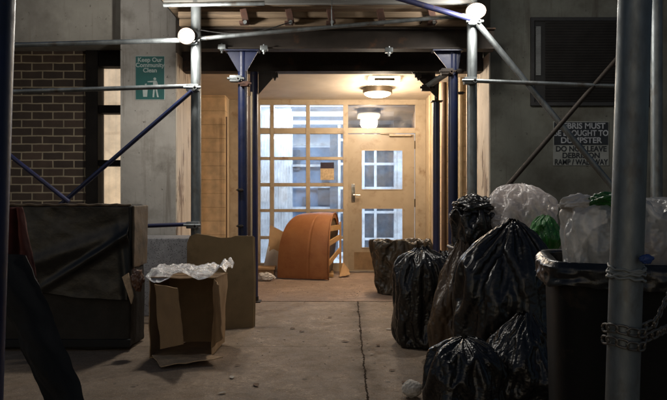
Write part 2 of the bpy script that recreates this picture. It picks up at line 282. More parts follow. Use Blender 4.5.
# ------------------------------------------------------------------ mesh helpers
class MB:
    def __init__(s): s.bm = bmesh.new()
    def box(s, a, b, rot=None, piv=None, bev=0):
        a = Vector(a); b = Vector(b); c = (a+b)/2; d = b-a
        t = bmesh.new(); bmesh.ops.create_cube(t, size=1, matrix=Matrix.Diagonal((abs(d.x), abs(d.y), abs(d.z), 1)))
        if bev: bmesh.ops.bevel(t, geom=t.edges[:], offset=bev, segments=2, affect='EDGES', profile=.6)
        m = Matrix.Translation(c)
        if rot is not None:
            p = Vector(piv) if piv is not None else c
            m = Matrix.Translation(p) @ rot @ Matrix.Translation(-p) @ m
        t.transform(m); s._add(t); return s
    def _add(s, t):
        me = bpy.data.meshes.new('tmp'); t.to_mesh(me); t.free(); s.bm.from_mesh(me); bpy.data.meshes.remove(me)
    def tube(s, p, q, r, seg=20, r2=None, cap=True):
        p = Vector(p); q = Vector(q); d = q-p
        t = bmesh.new(); bmesh.ops.create_cone(t, cap_ends=cap, segments=seg, radius1=r, radius2=r if r2 is None else r2, depth=d.length)
        t.transform(Matrix.Translation((p+q)/2) @ d.to_track_quat('Z', 'Y').to_matrix().to_4x4()); s._add(t); return s
    def path(s, pts, r, seg=10, closed=False):
        pts = [Vector(p) for p in pts]; n = len(pts); rings = []
        up = Vector((0, 0, 1))
        for i, p in enumerate(pts):
            a = pts[(i-1) % n] if (closed or i > 0) else p; b = pts[(i+1) % n] if (closed or i < n-1) else p
            d = (b-a).normalized(); x = d.cross(up)
            if x.length < 1e-3: x = d.cross(Vector((0, 1, 0)))
            x.normalize(); y = d.cross(x)
            rings.append([s.bm.verts.new(p+x*r*math.cos(k*2*PI/seg)+y*r*math.sin(k*2*PI/seg)) for k in range(seg)])
        for i in range(n if closed else n-1):
            A = rings[i]; B = rings[(i+1) % n]
            for k in range(seg): s.bm.faces.new((A[k], A[(k+1) % seg], B[(k+1) % seg], B[k]))
        if not closed: s.bm.faces.new(rings[0]); s.bm.faces.new(rings[-1][::-1])
        return s
    def poly(s, pts, ext):            # prism: outline pts extruded by vector
        ext = Vector(ext); A = [s.bm.verts.new(Vector(p)) for p in pts]; B = [s.bm.verts.new(Vector(p)+ext) for p in pts]
        n = len(pts); s.bm.faces.new(A); s.bm.faces.new(B[::-1])
        for i in range(n): s.bm.faces.new((A[i], B[i], B[(i+1) % n], A[(i+1) % n]))
        return s
    def grid(s, f, nu, nv, closed_u=False):
        V = [[s.bm.verts.new(f(i/(nu if closed_u else nu-1), j/(nv-1))) for i in range(nu)] for j in range(nv)]
        for j in range(nv-1):
            for i in range(nu if closed_u else nu-1):
                k = (i+1) % nu; s.bm.faces.new((V[j][i], V[j][k], V[j+1][k], V[j+1][i]))
        return V
    def solid(s, th):
        bmesh.ops.recalc_face_normals(s.bm, faces=s.bm.faces[:])
        g = bmesh.ops.solidify(s.bm, geom=s.bm.faces[:], thickness=th); return s
    def xf(s, m): s.bm.transform(m); return s

WLOC = {}
def setp(o, label=None, cat=None, group=None, kind=None):
    if label: o['label'] = label
    if cat: o['category'] = cat
    if group: o['group'] = group
    if kind: o['kind'] = kind
    return o
def thing(name, loc, label, cat, group=None):
    o = bpy.data.objects.new(name, None); COL.objects.link(o); o.location = loc; o.empty_display_size = .1
    WLOC[o.name] = Vector(loc); return setp(o, label, cat, group)
def part(name, mb, m, parent=None, smooth=False, label=None, kind=None, bev=0, fix=True, angle=35):
    bm = mb.bm
    if bev: bmesh.ops.bevel(bm, geom=[e for e in bm.edges if len(e.link_faces) == 2 and e.calc_face_angle(0) > .6], offset=bev, segments=2, affect='EDGES')
    if fix: bmesh.ops.recalc_face_normals(bm, faces=bm.faces[:])
    xs = [v.co for v in bm.verts]; lo = Vector([min(v[i] for v in xs) for i in range(3)]); hi = Vector([max(v[i] for v in xs) for i in range(3)])
    org = Vector(((lo.x+hi.x)/2, (lo.y+hi.y)/2, lo.z))
    bm.transform(Matrix.Translation(-org))
    me = bpy.data.meshes.new(name); bm.to_mesh(me); bm.free(); me.materials.append(m)
    if smooth:
        me.polygons.foreach_set('use_smooth', [True]*len(me.polygons))
        if smooth == 'auto': me.set_sharp_from_angle(angle=R(angle))
    o = bpy.data.objects.new(name, me); COL.objects.link(o)
    pw = WLOC[parent.name] if parent else Vector((0, 0, 0))
    if parent: o.parent = parent
    o.location = org-pw; WLOC[o.name] = org
    return setp(o, label, kind=kind)
def single(name, mb, m, label, cat, group=None, **kw):
    o = part(name, mb, m, None, **kw); return setp(o, label, cat, group)
def slab(name, x0, x1, y0, y1, z, m, th=.3):
    b = MB().box((x0, y0, z-th), (x1, y1, z)); return part(name, b, m, kind='structure')
def fbm(p, o=4, s=1.0):
    v = 0; a = 1; t = 0
    for i in range(o): v += a*noise.noise(p*s); t += a; a *= .5; s *= 2.05; p = p+Vector((3.1, 1.7, 5.3))
    return v/t
def ridge(p, o=3, s=1.0):
    v = 0; a = 1; t = 0
    for i in range(o): v += a*(1-min(1, abs(noise.noise(p*s))*2.3)); t += a; a *= .55; s *= 1.9; p = p+Vector((2.3, 7.7, 1.3))
    return v/t

# ------------------------------------------------------------------ the setting
slab('pavement', -14, 14, -9, 6.72, 0, M_pave)
slab('entry_floor', -14, 14, 6.722, 9.6, 0.005, M_efloor)
slab('ground', -150, 150, -150, 200, -0.13, mat('asphalt', (0.05, 0.05, 0.05), .9, bump=.4))

# ------------------------------------------------------------------ the building
YF = 6.4; YT = 7.5; YD = 9.4; ZC = 2.62
B = thing('apartment_building', (0, YD, 0), 'ground floor of an apartment building with a warmly lit entrance recess between grey painted walls', 'building')
# upper cream wall above the brick, and brick wall
part('upper_wall', MB().box((-9, 6.6, 2.78), (-2.21, 7.3, 4.6)), M_upper, B)
part('brick_wall', MB().box((-9, 7.0, 0), (XX(88, 7.0), 7.3, 2.78)), M_brick, B)
part('concrete_pier', MB().box((XX(120.5, YF), YF, 0), (-1.63, YT, 4.6)), M_pier, B)
part('reveal', MB().box((-1.629, YF+.004, 0), (-1.615, YT, 2.62)), M_peel, B, label='peeling cream painted side of the pier left of the entrance')
part('tiled_wall', MB().box((-2.4, 9.0, 0), (-1.575, 9.2, 2.62)), M_tile, B)
part('side_wall', MB().box((-1.8, 9.2, 0), (-1.575, YD+.1, 2.62)), M_vest, B)
part('side_wall', MB().box((1.395, 8.2, 0), (1.7, YD+.1, 2.62)), M_vest, B)
part('tiled_wall', MB().box((1.395, 8.0, 0), (2.4, 8.2, 2.62)), M_tile, B)
part('reveal', MB().box((1.605, YF+.004, 0), (1.619, YT, 2.62)), M_peel, B, label='whitish peeling side of the wall right of the entrance')
part('dark_wall', MB().box((1.62, YF, 0), (9, YT, 4.6)), M_rwall, B)
part('lintel', MB().box((-1.63, 7.15, 2.72), (1.62, YT+.5, 4.6)), M_upper, B)
part('ceiling', MB().box((-1.625, 7.0, ZC), (1.615, 7.51, ZC+.095)).box((-2.4, 7.51, ZC), (2.4, YD+.2, ZC+.095)), M_ceil, B)
part('return_wall', MB().box((-2.42, YT+.003, 0), (-2.40, 9.2, 2.62)), M_vest, B)
part('return_wall', MB().box((2.40, YT+.003, 0), (2.42, 8.2, 2.62)), M_vest, B)
# side window beside brick
Wn = part('window', MB().box((XX(88, 7.0), 6.93, 0.7), (XX(98.5, 6.95), 7.12, 2.775)).box((XX(98.5, 6.95), 6.95, 2.60), (-2.205, 7.1, 2.775)).box((XX(98.5, 6.95), 6.95, ZZ(113, 6.95)), (-2.205, 7.1, ZZ(105, 6.95))).box((XX(98.5, 6.95), 6.95, ZZ(166, 6.95)), (-2.205, 7.1, ZZ(160, 6.95))).box((XX(98.5, 6.95), 6.95, .7), (-2.205, 7.1, .78)), M_wframe, B, bev=.004)
part('pane', MB().box((XX(99, 7.04), 7.04, .78), (-2.206, 7.05, 2.6)), M_glass, Wn)
part('blind', MB().grid(lambda u, v: Vector((-2.72+u*.75, 7.13+.012*math.sin(u*70), .75+v*1.9)), 90, 2) and None or (lambda b: (b.grid(lambda u, v: Vector((-2.72+u*.75, 7.15+.012*math.sin(u*60), .75+v*1.9)), 90, 2), b)[1])(MB()), M_lit, Wn)
part('wall_below_window', MB().box((XX(88, 7.0), 6.98, 0), (-2.205, 7.3, .7)), M_brick, B)
part('back_wall', MB().box((-2.9, 7.4, .0), (-2.2, 7.45, 2.8)), M_vest, B)

# louvred vent in the dark wall
vx0, vx1, vz0, vz1 = XX(530, YF), XX(652, YF), ZZ(106, YF), ZZ(18, YF)
vg = part('vent_grille', MB().box((vx0, YF-.03, vz0), (vx0+.035, YF-.002, vz1)).box((vx1-.035, YF-.03, vz0), (vx1, YF-.002, vz1)).box((vx0+.035, YF-.03, vz1-.035), (vx1-.035, YF-.002, vz1)).box((vx0+.035, YF-.03, vz0), (vx1-.035, YF-.002, vz0+.035)), M_louvre, B)
lb = MB()
n = 30
for i in range(n):
    z = vz0+.05+(vz1-vz0-.1)*i/(n-1)
    lb.box((vx0+.15, YF-.024, z-.012), (vx1-.04, YF-.020, z+.012), Matrix.Rotation(R(35), 4, 'X'))
part('louvre', lb, M_louvre, vg)
part('backing', MB().box((vx0+.035, YF-.008, vz0+.035), (vx1-.035, YF-.003, vz1-.035)), M_rubber, vg)
lb = MB()
for i in range(34):
    z = vz0+.32+(vz1-vz0-.42)*i/33
    lb.box((vx0+.055, YF-.024, z-.006), (vx0+.105, YF-.014, z+.006))
part('side_louvre', lb, M_louvre2, vg)

# entrance screen (tan metal grid) and its panes
s = YD/F
def sx(px): return XX(px, YD)
def sz(py): return ZZ(py, YD)
fb = MB()
y0, y1 = YD-.03, YD+.05
ztop = ZC
fb.box((-1.575, y0, sz(105)), (1.395, y1, ztop))                               # head
for a, b in ((259, 260.5), (270, 274), (306, 310), (343, 348)): fb.box((sx(a) if a > 260 else -1.575, y0, 0.012), (sx(b), y1, sz(105)))
fb.box((sx(415), y0, .012), (1.395, y1, sz(105)))
for a, b in ((128, 134), (157, 160), (183, 186.5), (209, 212), (236, 239)):
    for c, d in ((260.5, 270), (274, 306), (310, 343)): fb.box((sx(c), y0+.006, sz(b)), (sx(d), y1-.006, sz(a)))
for c, d in ((260.5, 270), (274, 306), (310, 343)): fb.box((sx(c), y0+.006, .012), (sx(d), y1-.006, sz(263)))
fb.box((sx(348), y0+.004, sz(133.5)), (sx(415), y1-.004, sz(128)))
scr = part('glazed_screen', fb, M_frame, B, bev=.004)
rows = ((105, 128), (134, 157), (160, 183), (186.5, 209), (212, 236), (239, 263))
for c, d in ((260.5, 270), (274, 306), (310, 343)):
    for a, b in rows: part('pane', MB().box((sx(c), YD+.008, sz(b)), (sx(d), YD+.014, sz(a))), M_glass, scr)
part('transom_pane', MB().box((sx(348), YD+.008, sz(128)), (sx(415), YD+.014, sz(105))), M_transom, scr)
# door
db = MB(); dy0, dy1 = YD-.012, YD+.036
dx0, dx1, dz1 = sx(348.05), sx(414.4), sz(134.2)
gx0, gx1 = sx(361), sx(403)
db.box((dx0, dy0, .02), (gx0, dy1, dz1)); db.box((gx1, dy0, .02), (dx1, dy1, dz1))
for a, b in ((190, 208), (134.2, 150)): db.box((gx0, dy0, sz(b)), (gx1, dy1, sz(a)))
db.box((gx0, dy0, .02), (gx1, dy1, sz(248)))
door = part('door', db, M_tan, B)
gb = MB()
for a, b in ((150, 190), (208, 248)):
    e = .012
    gb.box((gx0, dy0-.008, sz(b)), (gx0+e, dy0-.001, sz(a))).box((gx1-e, dy0-.008, sz(b)), (gx1, dy0-.001, sz(a)))
    gb.box((gx0+e, dy0-.008, sz(a)-e), (gx1-e, dy0-.001, sz(a))).box((gx0+e, dy0-.008, sz(b)), (gx1-e, dy0-.001, sz(b)+e))
    part('pane', MB().box((gx0, YD+.008, sz(b)), (gx1, YD+.014, sz(a))), M_glass, door)
part('glazing_bead', gb, M_frame, door)
part('kick_plate', MB().box((sx(354), dy0-.004, .05), (sx(409), dy0-.001, sz(252))), mat('kick_plate', (.30, .19, .10), .35, bump=.1), door)
part('handle', MB().box((sx(351.5), dy0-.012, sz(202)), (sx(355), dy0-.001, sz(184)), bev=.003).tube((sx(353.3), dy0-.012, sz(195)), (sx(353.3), dy0-.06, sz(195)), .011).tube((sx(353), dy0-.055, sz(195)), (sx(360), dy0-.055, sz(195.3)), .010), M_chrome, door, smooth='auto')
part('lock', MB().tube((sx(353.3), dy0-.012, sz(188)), (sx(353.3), dy0-.03, sz(188)), .017), M_chrome, door, smooth='auto')
for pz in (145, 203, 258): part('hinge', MB().tube((sx(414.8), dy0-.012, sz(pz+4)), (sx(414.8), dy0-.012, sz(pz-4)), .009), M_bronze, door, smooth='auto')
part('door_closer', MB().box((sx(389), dy0-.05, sz(136.5)), (sx(411), dy0-.004, sz(134.4)), bev=.004).tube((sx(395), dy0-.05, sz(134.6)), (sx(380), dy0-.02, sz(134.0)), .006), M_frame, door)
part('threshold', MB().box((sx(348), YD-.06, .012), (sx(415), YD+.05, .03)), mat('worn_aluminium', (.5, .48, .45), .35, metal=.8), B)

# lobby beyond the glass
lob = part('lobby', MB().box((-1.75, YD+.06, -.01), (1.9, 15.6, .0)).box((-1.75, YD+.11, 0), (-1.6, 15.6, 2.8)).box((1.75, YD+.11, 0), (1.9, 15.6, 2.8)).box((-1.6, YD+.06, 2.76), (1.75, 15.6, 2.85)).box((-1.6, 14.6, 0), (1.75, 14.7, 2.76)), M_lobby, B)
for yy in (10.0, 10.62, 11.9, 13.2):
    part('light_panel', MB().box((-1.3, yy-.27, 2.742), (1.3, yy+.27, 2.755)), M_lens4, lob)
part('partition', MB().box((-1.6, 10.9, 0), (XX(291, 10.9), 11.05, 2.76)), M_lobby, lob)
ib = MB()                                              # inner white glazed screen, seen through the door
for a in (338, 362, 374, 394): ib.box((XX(a, 11.6), 11.55, 0), (XX(a+2.5, 11.6), 11.61, 2.5))
ib.box((XX(394, 11.6), 11.56, 0), (1.75, 11.7, 2.76))
for zz in (.35, .85, 1.3, 1.75, 2.2): ib.box((XX(338, 11.6), 11.56, zz), (XX(394, 11.6), 11.60, zz+.045))
part('inner_screen', ib, M_wframe2, lob)
part('screen_backing', MB().box((XX(330, 11.9), 11.9, .1), (XX(396, 11.9), 12.1, 2.45)), M_lobbydk, lob)  # grey panel added behind the inner screen to darken the door panes
part('blue_panel', MB().box((XX(288, 12.4), 12.4, .3), (XX(330, 12.4), 12.45, 2.15)), M_lobbyblue, lob)
for a, b, c, d in ((303, 310, 197, 222), (318, 330, 188, 205), (292, 300, 150, 170), (322, 338, 172, 182)):
    part('notice_board', MB().box((XX(a, 12.35), 12.33, ZZ(d, 12.35)), (XX(b, 12.35), 12.38, ZZ(c, 12.35))), M_lobbydk, lob)
cb2 = MB()
for i in range(5):
    z = .5+i*.42; cb2.box((XX(289, 12.3), 12.28, z), (XX(342, 12.3), 12.32, z+.045))
part('shelf_rack', cb2, M_wframe2, lob)
cb2 = MB()
for i in range(14): cb2.box((XX(262, 10.88)+i*.047-.1, 10.893, .1), (XX(262, 10.88)+i*.047-.075, 10.899, 2.6))
part('pleated_blind', cb2, M_wframe2, lob)

# notice taped on a pane of the screen
nt_ = thing('door_notice', P(327, 180, YD-.04), 'small paper notice with dark heading taped inside the glazed screen', 'notice')
part('sheet', MB().box((sx(320.5), YD-.002, sz(180)), (sx(334), YD, sz(168.5))), mat('cream_paper', (.62, .46, .28), .8, nscale=30), nt_)
part('heading', MB().box((sx(320.5), YD-.003, sz(168.5)), (sx(334), YD-.0005, sz(162.5))), mat('purple_grey_paper', (.035, .025, .045), .8, nscale=30), nt_)
for x, z, a in ((1.393, 1.95, .10), (1.393, 1.35, .16)):
    single('sticker', MB().box((x-.003, 8.55, z), (x, 8.55+.12, z+a)), M_paper, 'small torn %s sticker on the right wall of the entrance recess' % ('upper' if z > 1.5 else 'lower'), 'sticker')

# granite ledge left
single('planter_ledge', MB().box((-2.18, 5.86, 0), (-1.30, 6.38, ZZ(238, 5.9)), bev=.01), M_granite, 'speckled grey granite ledge behind the cardboard box, in front of the pier', 'ledge')

# ------------------------------------------------------------------ ceiling fittings
cl = thing('ceiling_light', (XX(377.5, 8.4), 8.4, ZC), 'round flush ceiling light with dark rim and glowing dome', 'ceiling light')
def disc_ring(cx, cy, z0, z1, r0, r1, seg=48):
    b = MB(); b.grid(lambda u, v: Vector((cx+(r0+(r1-r0)*v)*math.cos(u*2*PI), cy+(r0+(r1-r0)*v)*math.sin(u*2*PI), z0+(z1-z0)*v)), seg, 4, True); return b
bb = MB().tube((XX(377.5, 8.4), 8.4, ZC), (XX(377.5, 8.4), 8.4, ZC-.075), .20, 48)
part('rim', bb, M_bronze, cl, smooth='auto')
dm = MB(); dm.grid(lambda u, v: Vector((XX(377.5, 8.4)+.182*math.cos(v*PI/2)*math.cos(u*2*PI), 8.4+.182*math.cos(v*PI/2)*math.sin(u*2*PI), ZC-.076-.055*math.sin(v*PI/2))), 48, 10, True)
part('diffuser', dm, M_lens2, cl, smooth=True)
el = thing('emergency_light', (XX(383, 7.75), 7.75, ZC), 'rectangular glowing light box on the ceiling in front of the round one', 'ceiling light')
ex0, ex1 = XX(368, 7.75), XX(399, 7.75)
part('housing', MB().box((ex0, 7.60, ZC-.055), (ex1, 7.92, ZC-.002), bev=.01), M_lens3, el, smooth='auto')
part('centre_bar', MB().box((ex0+.07, 7.57, ZC-.06), (ex1-.07, 7.60, ZC-.03), bev=.004), M_bronze, el)

# ------------------------------------------------------------------ signs
def text_mesh(s_, size, x, y, z, m, parent, name='lettering', bold=.0, align='CENTER', depth=.0012, sxs=1.0):
    c = bpy.data.curves.new('t', 'FONT'); c.body = s_; c.size = size; c.align_x = align; c.extrude = depth; c.offset = bold; c.space_character = 1.0
    o = bpy.data.objects.new('t', c); COL.objects.link(o); bpy.context.view_layer.update()
    me = bpy.data.meshes.new_from_object(o.evaluated_get(bpy.context.evaluated_depsgraph_get()))
    bpy.data.objects.remove(o); bpy.data.curves.remove(c)
    b = MB(); b.bm.from_mesh(me); bpy.data.meshes.remove(me)
    b.xf(Matrix.Translation((x, y, z)) @ Matrix.Rotation(R(90), 4, 'X') @ Matrix.Diagonal((sxs, 1, 1, 1)))
    return part(name, b, m, parent)
yS = YF-.012
sg = thing('clean_community_sign', (XX(150, YF), YF, ZZ(100, YF)), 'teal sign asking to keep the community clean, on the grey pier', 'sign')
a0, a1, c0, c1 = XX(135.5, YF), XX(165, YF), ZZ(100, YF), ZZ(56, YF)
part('border', MB().box((a0, YF-.006, c0), (a1, YF-.001, c1), bev=.002), M_signw, sg)
part('plate', MB().box((a0+.006, YF-.009, c0+.006), (a1-.006, YF-.0062, c1-.006)), M_teal, sg)
cx = (a0+a1)/2
for i, s_ in enumerate(('Keep Our', 'Community', 'Clean')): text_mesh(s_, .062, cx, YF-.0095, c1-.062-i*.054, M_signw, sg, bold=.0012)
pb = MB(); Y = YF-.0095; E = (0, -.0012, 0)
def pp(pts): pb.poly([(cx+x*.45, Y, c0+z*.45) for x, z in pts], E)
pp([(.11+.032*math.cos(a*PI/8), .48+.032*math.sin(a*PI/8)) for a in range(16)])
pp([(.07, .44), (.15, .44), (.16, .27), (.075, .27)])
pp([(.07, .435), (.06, .40), (-.055, .405), (-.055, .425)])
pp([(.155, .435), (.20, .30), (.185, .295), (.14, .38)])
pp([(.075, .268), (.115, .268), (.095, .06), (.06, .06)]); pp([(.12, .268), (.16, .268), (.20, .06), (.165, .06)])
pp([(-.17, .27), (-.05, .27), (-.065, .07), (-.155, .07)])
pp([(-.18, .29), (-.04, .29), (-.04, .28), (-.18, .28)]); pp([(-.12, .36), (-.08, .375), (-.07, .345), (-.11, .33)])
part('pictogram', pb, M_signw, sg)

sg = thing('debris_sign', (XX(580, YF), YF, ZZ(165, YF)), 'black and grey sign about debris on the dark wall behind crossing braces', 'sign')
a0, a1, c0, c1 = XX(553, YF), XX(608.5, YF), ZZ(165.5, YF), ZZ(121.5, YF)
zm = ZZ(145, YF)
part('plate', MB().box((a0, YF-.006, c0), (a1, YF-.001, c1)), M_siggrey, sg)
part('dark_band', MB().box((a0+.008, YF-.009, zm), (a1-.008, YF-.0062, c1-.008)), M_signdk, sg)
cx = (a0+a1)/2
for i, s_ in enumerate(('DEBRIS MUST', 'BE BROUGHT TO', 'DUMPSTER')): text_mesh(s_, .082, cx, YF-.0095, c1-.074-i*.074, M_sigtxt, sg, bold=.002, sxs=(1.02, .88, 1.05)[i])
for i, s_ in enumerate(('DO NOT LEAVE', 'DEBRIS ON', 'RAMP / WALKWAY')): text_mesh(s_, .078, cx, YF-.0075, zm-.066-i*.068, M_signdk, sg, bold=.002, sxs=(.95, 1, .82)[i])

# ------------------------------------------------------------------ scaffold / sidewalk shed
SH = thing('sidewalk_shed', (0, 5.6, 0), 'scaffold shed of blue and galvanised steel posts, beams and braces spanning the entrance', 'scaffold')
PR = .0445
def post(px, py, d, top, m, label, bot=0.0, lean=(0, 0), r=PR, base=True, flange=None):
    x = XX(px, d)
    o = part('post', MB().tube((x+lean[0], d+lean[1], bot), (x, d, top), r, 28), m, SH, smooth='auto', label=label)
    if base:
        part('base_plate', MB().box((x+lean[0]-.075, d-.075, .0), (x+lean[0]+.075, d+.075, .012)).tube((x+lean[0], d, .012), (x+lean[0], d, .06), r+.006, 24), M_iron, o, smooth='auto')
    return o, x
pA, xA = post(242.8, 0, 5.8, 2.50, M_blue, 'blue post left of the entrance, front one')
pB, xB = post(254, 0, 6.7, 2.48, M_dblue, 'dark blue post left of the entrance, rear one')
pC, xC = post(453, 0, 5.8, 2.50, M_blue, 'blue post right of the entrance, front one')
pD, xD = post(436.5, 0, 6.9, 2.20, M_dblue, 'dark blue post right of the entrance, rear one', r=.04)
pG, xG = post(196, 0, 5.5, 3.6, M_galv, 'galvanised post carrying the left floodlight')
pH, xH = post(472, 0, 5.5, 3.6, M_galv, 'galvanised post carrying the right floodlight')
pI, xI = post(656.5, 0, 5.0, 3.6, M_galv, 'galvanised post in front of the dark wall')
# near posts, slightly out of plumb
d = 1.76
pN, xN = post(635.5, 0, d, 1.72, M_galv, 'large galvanised post nearest the camera on the right', lean=(-.055, 0))
d = 1.95
pM, xM = post(-1.5, 0, d, 1.80, M_blue, 'large blue post at the left edge', lean=(-.055, 0), r=.05)
for o, x, dd in ((pN, xN, 1.76), (pM, xM, 1.95)):
    pass
part('post_sleeve', MB().tube((xN, 1.76, 1.70), (xN+.02, 1.76, 3.6), PR-.002, 28), M_galv, pN, smooth='auto')
part('post_sleeve', MB().tube((xM, 1.95, 1.78), (xM+.03, 1.95, 3.6), .047, 28), M_blue, pM, smooth='auto')
# tubes
TR = .0215
def tubep(p, q, m, name='tube', r=TR, label=None): return part(name, MB().tube(p, q, r, 16), m, SH, smooth='auto', label=label)
tubep(P(-120, 49, 5.42), P(190, 40, 5.42), M_galv)
tubep(P(190, 39.5, 5.44), P(468, 15, 5.42), M_galv, r=.018)
tubep(P(-120, 96, 5.40), P(193, 86, 5.42), M_galv, r=.02)
tubep(P(192, 91, 5.37), P(60, 205, 5.37), M_blue, 'brace', r=.019, label='blue diagonal brace rising to the left floodlight post')
tubep(P(-40, 116, 5.34), P(69, 202, 5.34), M_dblue, 'brace', r=.019, label='dark blue diagonal brace falling to the right across the brick wall')
tubep(P(120, 227, 5.42), P(194, 224, 5.42), M_dblue, r=.018)
tubep(P(465, 80.5, 5.42), P(662, 88, 5.2), M_galv, r=.018)
tubep(P(478, 24, 5.42), P(640, 220, 5.30), M_galv, 'brace', r=.026, label='galvanised diagonal brace falling to the right across the dark wall')
tubep(P(498, 197, 5.36), P(660, 9, 5.22), M_iron, 'brace', r=.020, label='black diagonal brace rising to the right past the debris sign')
tubep(P(330, -22, 5.0), P(470, 19, 5.40), M_dblue, 'brace', r=.024, label='blue tube sloping down to the right floodlight')
tubep(P(425, 88, 6.3), P(449, 72, 5.9), M_galv, r=.03)
tubep(P(227, 97, 6.0), P(227, 260, 6.0), M_iron, r=.006, name='tie_rod') if False else None
# swivel couplers
def coupler(p, parent, m=M_galv, s_=1.0):
    b = MB(); p = Vector(p)
    b.box(p+Vector((-.055, -.035, -.03))*s_, p+Vector((.055, .035, .03))*s_, bev=.008)
    b.tube(p+Vector((-.075, -.03, .0))*s_, p+Vector((.075, -.03, .0))*s_, .012*s_, 10)
    b.tube(p+Vector((.03, -.07, -.01))*s_, p+Vector((.03, .02, -.01))*s_, .010*s_, 8)
    b.tube(p+Vector((.03, -.07, -.01))*s_, p+Vector((.03, -.055, -.01))*s_, .018*s_, 6)
    return part('coupler', b, m, parent, smooth='auto')
coupler(P(236, 79, 5.74), pA); coupler(P(245, 84, 5.72), pA, M_rust, .8)
coupler(P(192, 41, 5.43), pG); coupler(P(193, 88, 5.43), pG); coupler(P(193, 225, 5.43), pG)
coupler(P(470, 81, 5.43), pH); coupler(P(474, 22, 5.43), pH)
coupler(P(447, 72, 5.74), pC, M_iron); coupler(P(427, 88, 6.25), pD, M_iron)
coupler(P(460, 71, 5.74), pC, M_iron, .6)
coupler(P(461, 93, 5.76), pC, M_iron, .45)
for yy in (190, 226): coupler(P(240, yy, 5.74), pA, M_iron, .45)
# I-beams on the posts
def ibeam(x0, x1, yc, z0, z1, w_=.13):
    b = MB(); t_ = .014
    b.box((x0, yc-w_/2, z0), (x1, yc+w_/2, z0+t_)).box((x0, yc-w_/2, z1-t_), (x1, yc+w_/2, z1)).box((x0, yc-.006, z0+t_), (x1, yc+.006, z1-t_))
    return b
bf = part('beam', ibeam(-1.3, 1.5, 5.8, 2.50, 2.695), M_iron, SH, label='front black steel beam over the entrance')
br_ = part('beam', ibeam(-1.62, 1.60, 6.72, 2.48, 2.69, .15), M_iron, SH, label='rear black steel beam over the entrance')
part('beam_facing', MB().box((-1.62, 6.64, 2.481), (1.60, 6.66, 2.69)), M_iron, br_)
# gusset plates
def gus(x, yc, z, wd, h, m, parent, side=(1, 1)):
    b = MB(); pts = [(x-wd*side[0]-.03, yc-.006, z), (x+wd*side[1]+.03, yc-.006, z), (x+.04, yc-.006, z-h), (x-.04, yc-.006, z-h)]
    b.poly(pts, (0, .012, 0)); b.box((x-wd*side[0]-.04, yc-.06, z-.0), (x+wd*side[1]+.04, yc+.06, z-.010+.0)); return part('gusset', b, m, parent)
gus(xA, 5.8-.03, 2.488, .12, .19, M_blue, pA)
gus(xC, 5.8-.03, 2.488, .16, .19, M_blue, pC, (1, .25))
gb = MB().poly([(xB+.05, 6.69, 2.478), (xB+.26, 6.69, 2.478), (xB+.05, 6.69, 2.24)], (0, .012, 0)); part('gusset', gb, M_iron, pB)
gb = MB().poly([(xD-.05, 6.69, 2.478), (xD-.30, 6.69, 2.478), (xD-.03, 6.69, 2.20)], (0, .012, 0)); part('gusset', gb, M_iron, pD)
part('post_top', MB().box((xD-.06, 6.83, 2.19), (xD+.06, 6.95, 2.2)).tube((xD, 6.9, 2.2), (xD, 6.86, 2.47), .025, 16), M_iron, pD)
# beam clamps
for px, dd, py in ((222, 5.72, 48), (264, 5.72, 49), (389, 5.72, 51), (275, 6.62, 76), (418, 6.62, 76)):
    p = P(px, py, dd); b = MB().box(p+Vector((-.035, -.02, -.015)), p+Vector((.035, .03, .03)), bev=.006).tube(p+Vector((0, -.01, -.05)), p+Vector((0, -.01, .04)), .009, 8).tube(p+Vector((0, -.01, -.03)), p+Vector((0, -.01, -.015)), .018, 6)
    part('beam_clamp', b, M_galv if dd < 6 else M_iron, SH, smooth='auto')
# timber ledger, planks, decking
part('timber_ledger', MB().box((-1.42, 5.70, 2.70), (1.24, 5.80, 2.765)).box((-1.42, 5.66, 2.768), (1.24, 5.78, 2.82)), M_wood, SH, bev=.004)
b = MB()
for i in range(5):
    b.box((-1.55, 5.35+i*.24+.006, 2.905), (1.30, 5.35+i*.24+.23, 2.945), bev=.003)
part('deck_planks', b, M_wood, SH)
part('edge_plank', MB().box((-1.50, 5.46, 2.83), (1.22, 5.50, 2.875), bev=.003), M_greywood, SH)
part('edge_rail', MB().tube((-1.48, 5.40, 2.80), (-.6, 5.40, 2.815), .02), M_galv, SH, smooth='auto')
part('decking', MB().box((-1.6, 4.6, 2.95), (1.35, 7.1, 3.0)), M_ply, SH)
b = MB()
for x in (-1.30, -.75, -.2, .4, .95): b.box((x-.045, 4.7, 2.88), (x+.045, 5.34, 2.948))
part('joists', b, M_wood, SH)
for px in (245, 290, 331, 381, 432):
    p = P(px, 26, 5.64)
    bq = MB().box((p.x-.03, 5.60, 2.70), (p.x+.03, 5.655, 2.83), Matrix.Rotation(R(-12), 4, 'Y'), bev=.005).box((p.x-.045, 5.58, 2.69), (p.x+.03, 5.66, 2.715), bev=.004)
    part('bracket', bq, M_rust, SH)
    part('bracket_nut', MB().tube((p.x+.01, 5.57, 2.70), (p.x+.01, 5.60, 2.70), .018, 6), M_galv, SH)
tubep(P(249, 96, 6.05), (XX(249, 6.05), 6.05, 0.012), M_bpipe, 'conduit', r=.014)
tubep(P(251.5, 92, 6.15), (XX(251.5, 6.15), 6.15, 0.012), M_cream, 'conduit', r=.008)
part('hanging_cable', MB().path([P(332, -6, 5.3), P(331.6, 10, 5.3), P(331.8, 26, 5.32)], .004, 6), M_galv, SH)

